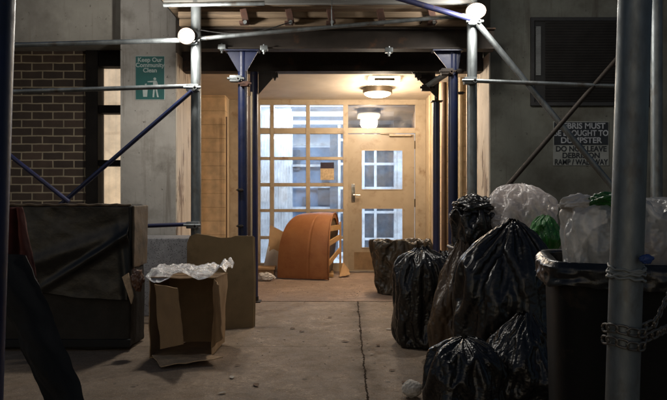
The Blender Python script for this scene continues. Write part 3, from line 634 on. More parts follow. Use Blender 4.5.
part('hanging_cable', MB().path([P(200, 30, 5.45)+Vector((0, 0, 0))]+[P(200+i*11, 30+7*math.sin(i*PI/8)-i*.9, 5.5) for i in range(1, 9)]+[P(292, 22, 5.56)], .005, 6), M_rubber, SH, smooth=True)
part('hanging_cable', MB().path([P(474, 8, 5.45)]+[P(474-i*8, 8+6*math.sin(i*PI/6)+i*1.2, 5.5) for i in range(1, 7)]+[P(420, 24, 5.56)], .005, 6), M_rubber, SH, smooth=True)

# wall-mounted pipes to the right of the entrance
def pipe(px, y, r, m, label, top=2.6):
    x = XX(px, y); t_ = single('wall_pipe', MB().tube((x, y, .012), (x, y, top), r, 18), m, label, 'pipe', smooth='auto'); return t_
pipe(444, 7.92, .035, M_bpipe, 'brown pipe between the two blue posts right of the entrance')
pipe(430, 8.9, .02, M_cream, 'thin cream pipe in the far right corner of the recess')
pipe(461, 7.60, .03, M_cream, 'cream pipe just right of the front blue post')
pipe(235, 7.62, .02, M_cream, 'cream pipe on the tiled wall left of the entrance') if False else None
pipe(226.5, 8.95, .011, M_bpipe, 'thin brown pipe at the edge of the tiled wall left of the entrance', 2.3)

# ------------------------------------------------------------------ floodlights
def flood(c, m_side, label, tilt):
    t_ = thing('floodlight', c, label, 'floodlight', 'floodlights clamped to the scaffold posts')
    ax = Vector(tilt).normalized(); c = Vector(c)
    q = ax.to_track_quat('Z', 'Y').to_matrix().to_4x4(); T = Matrix.Translation(c) @ q @ Matrix.Diagonal((1.05, .82, .85, 1))
    b = MB(); prof = [(-.11, .028), (-.10, .05), (-.04, .072), (0, .078), (.006, .078), (-.006, .056)]
    b.grid(lambda u, v: Vector((prof[round(v*5)][1]*math.cos(u*2*PI), prof[round(v*5)][1]*math.sin(u*2*PI), prof[round(v*5)][0])), 32, 6, True); b.xf(T)
    part('housing', b, mat('black_lamp_housing', (.012, .012, .013), .6, spec=.2), t_, smooth='auto')
    b = MB(); b.grid(lambda u, v: Vector((.057*math.cos(v*PI/2)*math.cos(u*2*PI), .057*math.cos(v*PI/2)*math.sin(u*2*PI), -.004+.028*math.sin(v*PI/2))), 32, 8, True); b.xf(T)
    part('lens', b, M_lens, t_, smooth=True)
    b = MB()
    b.path([(T @ Vector(((.081)*math.cos(a), .081*math.sin(a), .012))) for a in [i*2*PI/28 for i in range(28)]], .0035, 6, True)
    for k in range(4): a = k*PI/2+.4; b.path([T @ Vector((.081*math.cos(a), .081*math.sin(a), -.03)), T @ Vector((.081*math.cos(a), .081*math.sin(a), .012))], .003, 5)
    part('wire_guard', b, M_iron, t_)
    b = MB().tube(c-ax*.09, Vector((m_side, 5.5, c.z-.03)), .012, 10); part('bracket', b, M_iron, t_)
flood(LAMP_L, xG, 'left floodlight, glowing white beside the clean community sign', (-.42, -1, -.30))
flood(LAMP_R, xH, 'right floodlight, glowing white high above the rubbish bags', (-.40, -1, -.50))

# ------------------------------------------------------------------ upholstered black block on the left
mx0, mx1, my, mz = XX(-10, 4.5), XX(131, 4.5), 4.5, ZZ(205, 4.5)
so = thing('upturned_sofa', ((mx0+mx1)/2, my+.2, 0), 'large black upholstered sofa standing on end below the brick wall', 'sofa')
def softbox(x0, x1, y0, y1, z0, z1, r, amp, seed, n=70):
    b = MB(); t = bmesh.new(); bmesh.ops.create_cube(t, size=1, matrix=Matrix.Translation(((x0+x1)/2, (y0+y1)/2, (z0+z1)/2)) @ Matrix.Diagonal((x1-x0, y1-y0, z1-z0, 1)))
    bmesh.ops.bevel(t, geom=t.edges[:], offset=r, segments=4, affect='EDGES', profile=.5)
    bmesh.ops.subdivide_edges(t, edges=[e for e in t.edges if e.calc_length() > .2], cuts=24, use_grid_fill=True)
    for v in t.verts:
        p = v.co+Vector((seed, 0, 0)); v.co += v.normal*(amp*fbm(p, 4, 3.0)) if v.normal.length else Vector()
    b._add(t); return b
part('body', softbox(mx0, mx1-.012, my+.03, my+.36, .012, mz, .022, .03, 3), M_fabric, so, smooth='auto', angle=50)
part('warm_lit_edge', softbox(mx1-.01, mx1+.012, my+.04, my+.37, .60, mz-.004, .008, .02, 5), M_side, so, smooth='auto', angle=50)  # warm light on the black sofa's side, painted as a brown upper panel
def drape(u, v):
    x = mx0-.01+(mx1-mx0+.0)*u; z = mz-.012-(mz-.42)*v
    z += v*(.035*math.sin(u*4+1)+.02*fbm(Vector((u*4, 0, 2)), 3))
    # diagonal tension fold from lower left to upper right
    s1 = (z-.47)-(x-XX(45, my))*.62; f1 = math.exp(-(s1/.035)**2)*.035*max(0, min(1, (x+2.3)*1.6))
    s2 = (z-.60)-(x-XX(20, my))*.35; f2 = math.exp(-(s2/.06)**2)*.018
    s3 = (x-XX(122, my))+(z-.8)*.12; f3 = math.exp(-(s3/.03)**2)*.03*v
    return Vector((x, my+.005-f1-f2-f3-.02*v-.022*fbm(Vector((x*1.6, z*2.0, 1)), 3, 1.2)-.003*ridge(Vector((x*2, z*3, 4)), 2, 1.5), z))
b = MB(); b.grid(drape, 130, 110); b.solid(.004); part('dust_cover', b, M_dust, so, smooth=True)
b = MB(); b.path([Vector((mx0+(mx1-mx0)*i/30, my-.0+.002*math.sin(i), mz+.004*math.sin(i*1.7))) for i in range(31)], .009, 8); part('piping', b, M_side, so, smooth=True)
part('foot_rail', MB().box((mx0, my+.0, .03), (mx1-.01, my+.035, .085), bev=.006), M_darkboard, so)
# cardboard scrap and crumpled film beside it
b = MB().poly([P(122, 277, 4.36), P(128, 273, 4.38), P(133, 296, 4.36), P(131, 304, 4.34)], (0.004, .008, 0)); single('cardboard_scrap', b, M_cardedge, 'narrow torn cardboard strip stuck at the corner of the black sofa', 'cardboard')
def crumple(c, rx, ry, rz, seed, amp=.35, n=40, fs=2.2):
    b = MB(); c = Vector(c)
    def f(u, v):
        th = u*2*PI; ph = (v-.5)*PI; q = Vector((math.cos(ph)*math.cos(th), math.cos(ph)*math.sin(th), math.sin(ph)))
        k = 1+amp*fbm(q*1.2+Vector((seed, 0, 0)), 4, fs*.6)+amp*.5*(ridge(q+Vector((0, seed, 0)), 3, fs)-.5)
        return c+Vector((q.x*rx*k, q.y*ry*k, q.z*rz*k))
    b.grid(f, n*2, n, True); bmesh.ops.remove_doubles(b.bm, verts=b.bm.verts[:], dist=1e-5); return b
single('crumpled_wrapper', crumple(P(137, 280, 4.42), .045, .04, .07, 9, .7), bag_mat('brown_film', (.16, .08, .05), .22), 'shiny brown crumpled wrapper between the black sofa and the box', 'wrapper', smooth=True)

# leaning plank and red cloth at the far left
def W(px, py, d): return P(px, py, d)
b = MB(); dk = 2.35
A_ = P(14, 250, dk); Bq = P(100, 520, dk-.25); wv = Vector((.10, 0, .0))
p0 = Vector((XX(12, dk), dk, ZZ(262, dk))); g0 = Vector((XX(78, 2.2)-.08, 2.2, 0.0))
tl, tr, br2, bl = Vector((-1.34, 2.36, .90)), Vector((-1.185, 2.36, .885)), Vector((-.715, 2.2, .004)), Vector((-.90, 2.2, .004))
b.grid(lambda u, v: bl*(1-u)*(1-v)+br2*u*(1-v)+tr*u*v+tl*(1-u)*v+Vector((0, .035*math.sin(u*5+v*3), 0))+Vector((.012, .03, 0))*fbm(Vector((u*2, v*6, 3)), 3), 26, 70); b.solid(.006)
single('leaning_board', b, M_darkboard, 'dark warped board leaning behind the blue post at the left edge', 'board', smooth='auto', angle=50)
b = MB()
def cloth(u, v):
    x = XX(6, 2.42)+u*(.055+.075*v); z = ZZ(207, 2.42)-v*.40
    return Vector((x, 2.44-.02*math.sin(u*9+v*3)-.02*fbm(Vector((u*3, v*4, 0)), 3), z-.03*u*math.sin(v*3)))
b.grid(cloth, 30, 50); b.solid(.004)
single('red_cloth', b, M_red, 'faded red cloth hanging over the leaning board at the left edge', 'cloth', smooth=True)

# ------------------------------------------------------------------ cardboard box on its side
bx0, bx1, by0, by1, bz = XX(150, 4.3), XX(216, 4.3), 4.28, 4.72, ZZ(277, 4.3)
CT = .006
bxr = thing('cardboard_box', ((bx0+bx1)/2, by0+.2, 0), 'open brown cardboard box lying on its side with flaps out', 'box')
def sheet(pts, m, name, parent, th=.006, n=16, amp=.018, seed=0, label=None):
    a, b_, c, d_ = [Vector(p) for p in pts]; B_ = MB(); nn = (b_-a).cross(d_-a).normalized()
    B_.grid(lambda u, v: a*(1-u)*(1-v)+b_*u*(1-v)+c*u*v+d_*(1-u)*v+nn*amp*fbm(Vector((u*3+seed, v*3, seed)), 3), n, n); B_.solid(th)
    return part(name, B_, m, parent, smooth='auto', label=label)
sheet([(bx0, by0, bz), (bx1, by0, bz+.0), (bx1+.01, by1, bz-.02), (bx0, by1, bz-.02)], M_card, 'top_panel', bxr)
sheet([(bx0, by0, .02), (bx0, by0, bz), (bx0+.01, by1, bz-.02), (bx0+.02, by1, .02)], M_card, 'side_panel', bxr, seed=2)
sheet([(bx1-.03, by0, .03), (bx1, by0, bz), (bx1, by1, bz-.02), (bx1-.02, by1, .02)], M_card, 'side_panel', bxr, seed=4)
sheet([(bx0+.02, by1, .02), (bx1-.02, by1, .02), (bx1, by1, bz-.02), (bx0, by1, bz-.02)], M_card, 'back_panel', bxr, seed=5)
sheet([(bx0, by0, .015), (bx1-.03, by0, .02), (bx1-.02, by1, .02), (bx0+.02, by1, .02)], M_card, 'bottom_panel', bxr, seed=6)
sheet([P(155, 284, 4.26), P(178, 288, 4.02), P(184, 344, 4.05), P(161, 349, 4.26)], M_card, 'flap', bxr, seed=8, label='left flap folded across the opening')
sheet([(bx0+.02, by0, .03), (bx1-.03, by0, .035), P(223, 357, 4.12), P(161, 366, 4.02)], M_cardedge, 'flap', bxr, seed=9, label='pale bottom flap lying on the ground')
sheet([P(215, 279, 4.28), P(219, 285, 4.16), P(223, 338, 4.16), P(212, 348, 4.28)], M_card, 'flap', bxr, seed=10, label='right flap')
part('tape', MB().box((bx0+.004, by0+.19, bz+.004), (bx1-.004, by0+.25, bz+.0065)), mat('brown_tape', (.30, .2, .1), .25), bxr)
# clear film on it
b = MB()
def film(u, v):
    x = bx0-.02+(bx1-bx0+.09)*u; y = by0-.02+.42*v
    z = bz+.012+.05*max(0, fbm(Vector((x*5, y*5, 0)), 4, 1.5)+.25)+.04*ridge(Vector((x*4, y*4, 2)), 3, 1.6)*(.4+.6*v)
    if v < .12: z -= (.12-v)*.5*(.5+.5*math.sin(u*11))
    z += .05*math.exp(-((u-.93)/.06)**2)
    return Vector((x, y, z))
b.grid(film, 110, 60); single('clear_wrap', b, M_bubble, 'crinkled clear plastic wrap lying on the cardboard box', 'plastic wrap', smooth=True)

# flattened cardboard standing behind
cd = 5.3
pts = [P(186, 342, 5.15), P(253, 328, 5.32), P(254, 280, 5.33), P(253, 236, 5.34), P(236, 235.5, 5.33), P(232, 237, 5.33), P(222, 237.5, 5.3), P(208, 235, 5.24), P(197, 233.5, 5.2), P(190, 236, 5.17), P(187, 243, 5.15)]
for p in (pts[0], pts[1]): p.z = .002
x0_, x1_ = pts[0].x, pts[3].x
for p in pts: p.y = 5.15+(p.x-x0_)/(x1_-x0_)*.19
b = MB().poly(pts, (0.003, .012, 0)); cbp = thing('flattened_carton', (XX(220, 5.25), 5.25, 0), 'olive brown flattened carton standing upright beside the blue posts', 'cardboard')
part('front_sheet', b, M_cardolive, cbp)
b = MB().poly([p+Vector((.006, .045, -.012)) for p in pts], (0.003, .01, 0))
for v in b.bm.verts: v.co.z = max(.001, v.co.z)
part('rear_sheet', b, M_cardolive, cbp)
b = MB().path([P(222, 262, 5.28), P(226, 256, 5.285), P(229, 249, 5.29)], .003, 5); part('scratch', b, M_cardedge, cbp)

# ------------------------------------------------------------------ orange tub chair tipped over
ch = thing('tub_chair', (-.35, 8.8, .012), 'orange vinyl tub chair tipped over in front of the glazed screen', 'chair')
RB = Vector((XX(328, 8.42), 8.42, .015)); RT = Vector((XX(334.5, 8.95), 8.95, 0)); LB = Vector((XX(277.5, 8.62), 8.62, .015)); LT = Vector((XX(311, 9.03), 9.03, 0)); HT = .90
def shell(u, v, off=0.0):
    phi = (-.06+v*1.66)*PI/2*1.0
    Bp = LB.lerp(RB, u); Tp = LT.lerp(RT, u)
    U = Bp-Tp; U.z = 0; L_ = U.length; k = 1-off/L_
    c, s2 = math.cos(phi), math.sin(phi)
    e = .72
    cc = math.copysign(abs(c)**e, c); ss = math.copysign(abs(s2)**e, s2)
    z = max(.02, .012+(HT-off)*ss-.0)
    if phi > PI/2: cc *= .75
    bul = .02*math.sin(u*PI)
    seam = .008*math.exp(-((u-.62)/.012)**2)
    kk = k+(bul-seam)/L_+.012*fbm(Vector((u*3, v*4, off)), 3)
    p = Vector((Tp.x+U.x*cc*kk, Tp.y+U.y*cc*kk, z+(bul-seam)*ss*.6))
    p.y = min(p.y, 9.35); return p
b = MB(); O = b.grid(lambda u, v: shell(u, v), 60, 70); I = b.grid(lambda u, v: shell(u, v, .07), 60, 70)
for j in range(69):
    for i in (0, 59): b.bm.faces.new((O[j][i], O[j+1][i], I[j+1][i], I[j][i]))
for i in range(59):
    for j in (0, 69): b.bm.faces.new((O[j][i], O[j][i+1], I[j][i+1], I[j][i]))
part('upholstered_shell', b, M_vinyl, ch, smooth='auto', angle=50)
b = MB(); b.path([shell(1.0, v/40, .0)+Vector((.006, -.004, 0)) for v in range(0, 38)], .011, 8); part('piping', b, M_vinyl, ch, smooth=True)
for k, (va, yb, z1) in enumerate(((.09, 9.14, .36), (.22, 9.16, .55), (.36, 9.14, .70))):
    a_ = shell(.985, va, .05); c_ = Vector((.085, yb, z1)); dr = c_-a_
    b = MB(); b.box((-.010, 0, -.038), (.010, dr.length, .038)); b.xf(Matrix.Translation(a_) @ dr.to_track_quat('Y', 'Z').to_matrix().to_4x4()); part('wooden_slat', b, M_pine, ch, bev=.003)
part('wooden_upright', MB().box((.085, 9.13, .02), (.115, 9.18, .78)), M_pine, ch, bev=.003)
b = MB(); base_ = Vector((-.02, 9.25, .03)); cap = [shell(.93, v/40, .05) for v in range(0, 41)]+[Vector((cap_x, 9.3, .03)) for cap_x in (-.02,)]
cm = sum(cap, Vector())/len(cap); cv = b.bm.verts.new(cm); vs = [b.bm.verts.new(p) for p in cap]
for k in range(len(vs)): b.bm.faces.new((cv, vs[k], vs[(k+1) % len(vs)]))
part('inner_lining', b, M_side, ch)
part('bottom_board', MB().box((-.72, 8.75, .014), (.0, 9.3, .05)), M_pine, ch)
# cardboard and paper around
def simple_sheet(name, pts, m, label, cat, th=.005, **kw):
    a, b_, c, d_ = [Vector(p) for p in pts]; B_ = MB(); nn = (b_-a).cross(d_-a).normalized(); sd = random.random()*9
    B_.grid(lambda u, v: a*(1-u)*(1-v)+b_*u*(1-v)+c*u*v+d_*(1-u)*v+nn*.02*fbm(Vector((u*3+sd, v*3, sd)), 3), 12, 12); B_.solid(th)
    return single(name, B_, m, label, cat, smooth='auto', **kw)
M_card2 = mat('fresh_cardboard', (0.42, 0.26, 0.13), 0.8, (0.33, 0.2, 0.095), 5, bump=.2)
simple_sheet('cardboard_flap', [P(268, 250, 9.0), P(270, 225, 9.05), P(284, 232, 9.15), P(279, 262, 9.1)], M_card2, 'upright tan cardboard flap left of the orange chair', 'cardboard')
simple_sheet('white_carton', [P(263, 268, 8.95), P(268, 246, 9.0), P(279, 252, 9.1), P(277, 272, 9.0)], M_paper, 'white sheet of packaging leaning below the tan flap', 'packaging')
sbx = thing('small_carton', (XX(264, 8.75), 8.75, .012), 'low flat tan carton on the floor left of the orange chair', 'carton')
part('lid', MB().box((XX(257, 8.7), 8.6, .13), (XX(275, 8.7), 8.9, .16), bev=.003), M_card2, sbx); part('body', MB().box((XX(258, 8.7), 8.62, .014), (XX(274, 8.7), 8.88, .128)), M_card, sbx)
single('crumpled_tissue', crumple((XX(266, 8.4), 8.38, .06), .11, .06, .055, 4, .6), M_paper, 'crumpled white tissue on the floor in front of the small carton', 'tissue', smooth=True)
simple_sheet('cardboard_offcut', [P(339, 277, 8.7), P(343, 262, 9.0), P(349, 270, 9.0), P(350, 275, 8.8)], M_card2, 'small tan cardboard offcut between the orange chair and the door', 'cardboard')
for p_ in (): pass

# ------------------------------------------------------------------ rubbish bags
def buckle(Pg, eu, ev, it=160, bend=.25, anchor=.03, band=.05, seed=0, amp=.004, closed=True):
    """let the film of a bag buckle: rest lengths longer than the envelope, soft pull back to it"""
    rs = np.random.RandomState(seed); E0 = Pg.copy(); X = Pg+rs.normal(size=Pg.shape)*amp
    nv, nu = Pg.shape[:2]
    def sh(A, du, dv):
        B_ = np.roll(A, -du, 1)
        return B_[dv:] if dv else B_
    cons = []
    for du, dv, k in ((1, 0, 1.), (0, 1, 1.), (1, 1, .6), (-1, 1, .6), (2, 0, bend), (0, 2, bend), (2, 2, bend*.5), (-2, 2, bend*.5), (4, 0, bend*.5), (0, 4, bend*.5)):
        a = E0[:nv-dv] if dv else E0; L = np.linalg.norm(sh(E0, du, dv)-a, axis=2)
        fu = eu[:nv-dv] if dv else eu; fv = ev[:nv-dv] if dv else ev
        w_ = abs(du)/(abs(du)+dv); f = fu*w_+fv*(1-w_)
        if abs(du)+dv >= 4 or (abs(du)==2 and dv==2): f = 1+(f-1)*.5
        cons.append((du, dv, k, L*f))
    for i in range(it):
        D = np.zeros_like(X); Wt = np.zeros((nv, nu, 1))
        for du, dv, k, L in cons:
            a = X[:nv-dv] if dv else X; d = sh(X, du, dv)-a; l = np.linalg.norm(d, axis=2)+1e-9
            c = (k*.5*(l-L)/l)[..., None]*d
            if dv: D[:nv-dv] += c; D[dv:] -= np.roll(c, du, 1); Wt[:nv-dv] += k; Wt[dv:] += k
            else: D += c; D -= np.roll(c, du, 1); Wt += 2*k
        X = X+D/Wt*1.7
        off = X-E0; m = np.linalg.norm(off, axis=2, keepdims=True)+1e-9
        X = X-off*anchor*np.clip(m/band, .15, 3)
        X[..., 2] = np.maximum(X[..., 2], 0)
    return X

def bag(name, base, w_, dp, h, seed, label, m=None, lean=(0, 0), prof=None, nu=96, nv=76, lump=.18, cat='rubbish bag', group='black rubbish bags in the pile', exu=.15, exv=.015, neckx=.4, it=300, bend=.7, anchor=.004, fine=.055, **kw):
    m = m or M_bag; S = Vector((seed*3.7, seed*1.3, seed*2.1)); n = len(prof); seg = [0]
    for i in range(1, n): seg.append(seg[-1]+math.hypot((prof[i][0]-prof[i-1][0])*h, (prof[i][1]-prof[i-1][1])*w_/2)+1e-6)
    tt = [x/seg[-1] for x in seg]
    def pr(t):
        i = 0
        while i < n-2 and t > tt[i+1]: i += 1
        f = (t-tt[i])/(tt[i+1]-tt[i]); a = prof[max(0, i-1)]; b_ = prof[i]; c = prof[i+1]; d_ = prof[min(n-1, i+2)]
        def cr(k): return .5*((2*b_[k])+(-a[k]+c[k])*f+(2*a[k]-5*b_[k]+4*c[k]-d_[k])*f*f+(-a[k]+3*b_[k]-3*c[k]+d_[k])*f**3)
        return cr(0), max(0.0, cr(1))
    G = np.zeros((nv, nu, 3)); EU = np.ones((nv, nu)); EV = np.ones((nv, nu))
    for j in range(nv):
        z, r = pr(j/(nv-1)); up = max(0, (z-.5)/.5)
        for i in range(nu):
            th = i/nu*2*PI; c, s2 = math.cos(th), math.sin(th); q = Vector((c*r, s2*r, z*1.6))
            k = 1+lump*2*fbm(q+S, 2, 1.5)
            G[j, i] = (w_/2*r*k*c+lean[0]*z*h, dp/2*r*k*s2+lean[1]*z*h, max(0, z*h*(1+.05*fbm(Vector((c, s2, 3))+S, 2, 1.2))))
            nz = fbm(q+S*2, 2, 1.3)*1.8
            EU[j, i] = 1+exu*(1+1.5*nz)+neckx*up**3; EV[j, i] = 1+exv+.03*nz
    X = buckle(G, EU, EV, it, bend, anchor, seed=int(seed*10))
    # second pass on a finer net: small crinkles on top of the large folds
    if fine:
        Y = np.zeros((nv*2-1, nu*2, 3)); Y[::2, ::2] = X; Y[::2, 1::2] = (X+np.roll(X, -1, 1))/2
        Y[1::2] = (Y[:-1:2]+Y[2::2])/2; m1 = np.ones(Y.shape[:2])
        X = buckle(Y, m1*(1+fine), m1*(1+fine*.6), 50, .25, .03, .02, seed=int(seed*10)+1, amp=.0015)
    nv2, nu2 = X.shape[:2]
    b = MB(); V = [[b.bm.verts.new(Vector(base)+Vector(X[j, i])) for i in range(nu2)] for j in range(nv2)]
    for j in range(nv2-1):
        for i in range(nu2): k = (i+1) % nu2; b.bm.faces.new((V[j][i], V[j][k], V[j+1][k], V[j+1][i]))
    o = single(name, b, m, label, cat, group, smooth=True)
    sm = o.modifiers.new('subdivision', 'SUBSURF'); sm.levels = sm.render_levels = 1
    return o
G = None
def gp(px, d): return (XX(px, d), d, 0.0)
# upright bag nearest the entrance
bag('rubbish_bag', gp(424, 4.75), .44, .46, .74, 1.0, 'upright knotted black bag standing leftmost beside the pavement crack', lean=(-.03, 0),
    prof=[(0, 0), (0, .75), (.05, .95), (.25, 1.0), (.5, .97), (.75, .92), (.87, .74), (.93, .48), (.96, .30), (1.0, .22)], neck=.2, lump=.10)
bag('rubbish_bag', gp(447, 5.3), .42, .4, .66, 2.3, 'black bag behind the upright leftmost one, half hidden', lean=(-.05, 0),
    prof=[(0, 0), (0, .75), (.05, .95), (.3, 1.0), (.6, .9), (.8, .7), (.9, .4), (1.0, .15)])
bag('rubbish_bag', gp(462, 4.35), .40, .4, .80, 3.4, 'pleated bag with warm light painted in as brown, squeezed between the leftmost and the biggest bag', m=M_bagb, pleat=.11, crease=.03,
    prof=[(0, 0), (0, .8), (.05, .98), (.3, 1.0), (.55, .88), (.75, .62), (.9, .35), (1.0, .2)])
bag('rubbish_bag', gp(504, 3.95), .68, .60, .97, 4.6, 'biggest black bag with a pointed top, in the middle of the pile', lean=(.06, 0), lump=.12,
    prof=[(0, 0), (0, .8), (.05, .97), (.3, 1.0), (.55, .96), (.72, .82), (.84, .60), (.93, .33), (1.0, .09)], pleat=.06)
bag('rubbish_bag', gp(463, 3.28), .40, .42, .37, 5.7, 'small low black bag at the front of the pile', lump=.14, neck=.3,
    prof=[(0, 0), (0, .75), (.1, .97), (.4, 1.0), (.7, .90), (.86, .70), (.96, .35), (1.0, .12)])
bag('rubbish_bag', (XX(520, 3.3), 3.38, 0), .44, .44, .48, 6.9, 'slumped black bag wedged against the black bin', lean=(.12, 0), lump=.16,
    prof=[(0, 0), (0, .8), (.1, .97), (.35, 1.0), (.6, .85), (.8, .55), (.92, .3), (1.0, .2)])
# open olive bag by the door
bag('open_rubbish_bag', (gp(400, 7.3)[0], 7.3, .006), .66, .56, .60, 8.3, 'wide open dark olive bag standing alone near the door', m=M_bago, group=None, lump=.10, exu=.22, exv=.10, bend=.35, neckx=.0,
    prof=[(0, 0), (0, .66), (.08, .76), (.45, .90), (.8, 1.0), (1.0, 1.0), (1.02, .90), (.93, .70), (.90, .35), (.95, .04)])

# bins behind the pile
def bin_(name, cx, cy, w_, dp, h, m, label, rimw=.03, group=None, rz=0):
    t_ = thing(name, (cx, cy, 0), label, 'bin', group)
    b = MB(); RM = Matrix.Translation((cx, cy, 0)) @ Matrix.Rotation(rz, 4, 'Z') @ Matrix.Translation((-cx, -cy, 0))
    def f(u, v):
        # rounded rectangle, tapered
        s2 = .93+.07*v; a = u*2*PI; n = 6.0
        c, q = math.cos(a), math.sin(a); rr = (abs(c)**n+abs(q)**n)**(-1/n)
        return Vector((cx+w_/2*s2*c*rr, cy+dp/2*s2*q*rr, .02+v*(h-.02)))
    b.grid(f, 72, 20, True)
    b.bm.faces.new([b.bm.verts[i] for i in range(0)]) if False else None
    b.xf(RM); part('body', b, m, t_, smooth=True)
    b = MB(); pth = []
    for i in range(72):
        p = f(i/72, 1.0); pth.append((p.x, p.y, h-.004))
    b.path(pth, rimw/2, 8, True); b.xf(RM); part('rim', b, m, t_, smooth=True)
    part('base', MB().box((cx-w_*.38, cy-dp*.38, .01), (cx+w_*.38, cy+dp*.38, .03)).xf(RM), m, t_)
    return t_, f, RM
b2, _, _ = bin_('rubbish_bin', XX(476, 5.0), 5.0, .40, .40, .72, M_greybin, 'dark bin hidden behind the biggest bag, lined with a flared black bag')
b3, _, _ = bin_('rubbish_bin', XX(522, 4.95), 4.95, .44, .44, .80, M_greybin, 'dark bin behind the biggest bag holding the milky bag')
# flared liner
def flare(cx, cy, z0, z1, r0, r1, seed, m, name, label, cat, amp=.18, group=None, kz=.05):
    b = MB()
    def f(u, v):
        th = u*2*PI; c, s2 = math.cos(th), math.sin(th); q = Vector((c, s2, v))
        prof = r0+(r1-r0)*(math.sin(v*2.6)*.7+v*.3)
        k = 1+amp*fbm(q*1.3+Vector((seed, 0, 0)), 4, 1.4)+amp*.55*(ridge(Vector((c*2, s2*2, v*2))+Vector((seed, 0, 0)), 4, 1.5)-.5)
        z = z0+(z1-z0)*v+kz*fbm(Vector((c*1.5+seed, s2*1.5, v)), 3, 1.8)*(.3+v*2)
        return Vector((cx+prof*k*c, cy+prof*k*s2, z))
    b.grid(f, 150, 70, True); return single(name, b, m, label, cat, group, smooth=True)
bag('rubbish_bag', (XX(475, 5.0), 4.98, .66), .38, .36, .36, 11.5, 'black bag perched on the bin by the galvanised post, below the crumpled black top', lump=.12, crease=.06,
    prof=[(0, 0), (0, .75), (.1, .85), (.4, .95), (.65, 1.0), (.8, 1.02), (.93, .95), (1.0, .70)])
single('crumpled_bag', crumple((XX(476, 4.95), 4.95, 1.05), .18, .14, .085, 13, .5, 60, 1.5), M_bag, 'crumpled black top of the liner near the galvanised post', 'rubbish bag', smooth=True)
# milky bag
bag('milky_rubbish_bag', (XX(521, 4.9), 4.9, .76), .50, .42, .46, 17, 'milky translucent bag bulging above the biggest black bag', m=M_clearp, group=None, lump=.14, neckx=.2, exu=.2, exv=.12, bend=.3,
    prof=[(0, 0), (0, .6), (.1, .8), (.4, 1.0), (.65, .98), (.84, .78), (.95, .45), (1.0, .08)])
single('milky_bag_contents', crumple((XX(521, 4.92), 4.93, .96), .20, .17, .16, 19, .3, 40), mat('pale_rubbish', (.34, .28, .25), .8, (.14, .12, .11), 12), 'pale rubbish inside the milky bag', 'rubbish', smooth=True)
bag('green_bag', (XX(545, 4.5), 4.5, .70), .22, .24, .29, 23, 'bright green plastic bag tucked beside the milky bag', m=M_green, cat='plastic bag', group=None, prof=[(0, 0), (0, .6), (.2, .9), (.5, 1.0), (.75, .8), (.93, .4), (1.0, .1)])

# near black bin
nb, bf_, RMn = bin_('wheeled_bin', 1.125, 2.34, .60, .60, ZZ(268, 2.12), M_bin, 'large black plastic bin behind the chained post', .035, rz=R(-14.8))
b = MB()
def liner(u, v):
    p = RMn @ bf_(u, 1.0); th = u*2*PI; c, s2 = math.cos(th), math.sin(th)
    H = ZZ(268, 2.12); out = .018+.012*fbm(Vector((c*3, s2*3, v*2)), 3, 2)+.010*(ridge(Vector((c*6, s2*6, v*1.5)), 3, 2)-.5)
    a = v
    if a < .4: z = H-.05+.07*a/.4; o = -.02
    else: z = H+.02-(a-.4)/.6*(.085+.03*fbm(Vector((c*2, s2*2, 1)), 3, 2)); o = out+.02*min(1, (a-.4)/.15)
    d_ = Vector((p.x-1.125, p.y-2.34, 0)).normalized()
    return Vector((p.x, p.y, z))+d_*o
b.grid(liner, 220, 26, True); single('bin_liner', b, M_bag, 'black liner folded over the rim of the large black bin', 'bin liner', smooth=True)
bag('clear_rubbish_bag', (1.15, 2.40, .79), .47, .40, .315, 29, 'large clear bag standing out of the large black bin', m=M_clear, group=None, lump=.07, 
    prof=[(0, 0), (0, .8), (.1, .92), (.4, .96), (.7, 1.0), (.86, 1.0), (.95, .90), (.985, .55), (1.0, .05)], exu=.16, neckx=.1, nu=100, nv=60)
single('packed_rubbish', crumple((1.15, 2.42, .88), .17, .14, .15, 31, .25, 40), mat('greyish_rubbish', (.26, .24, .19), .8, (.10, .11, .08), 9, bump=.4), 'pale mixed rubbish packed inside the large clear bag', 'rubbish', smooth=True)
for k, (dx, dy, dz, rr_, cc, nm, lb_) in enumerate(((-.13, -.10, .95, .055, (.5, .48, .42), 'paper_ball', 'crushed pale paper pressed inside the left of the large clear bag'), (.02, -.12, .92, .06, (.30, .16, .07), 'brown_packet', 'brown packet inside the middle of the large clear bag'), (-.05, -.08, 1.03, .06, (.42, .44, .40), 'food_tray', 'pale crumpled food tray near the top of the large clear bag'), (.12, -.1, 1.0, .055, (.06, .10, .05), 'dark_packet', 'dark green packet inside the right of the large clear bag'))):
    single(nm, crumple((1.15+dx, 2.40+dy, dz), rr_*1.2, rr_*.6, rr_, 61+k*3, .5, 26), mat(nm, cc, .7, bump=.3), lb_, 'rubbish', smooth=True)
single('green_wrapper', crumple((1.045, 2.32, 1.095), .085, .08, .035, 37, .4, 40), M_green, 'green and white wrapper on top of the large clear bag', 'wrapper', smooth=True)
single('white_wrapper', crumple((.95, 2.40, 1.085), .07, .07, .035, 41, .4, 40), M_paper, 'white wrapper beside the green one on the clear bag', 'wrapper', smooth=True)
b = MB(); c0 = P(653, 262, 2.0)
bag('clear_film', (1.36, 2.24, .78), .18, .22, .30, 43, 'loose clear film standing at the right of the chained post', m=M_clear, cat='plastic film', group=None, prof=[(0, 0), (0, .8), (.3, .95), (.7, 1.0), (.9, .85), (1.0, .2)])

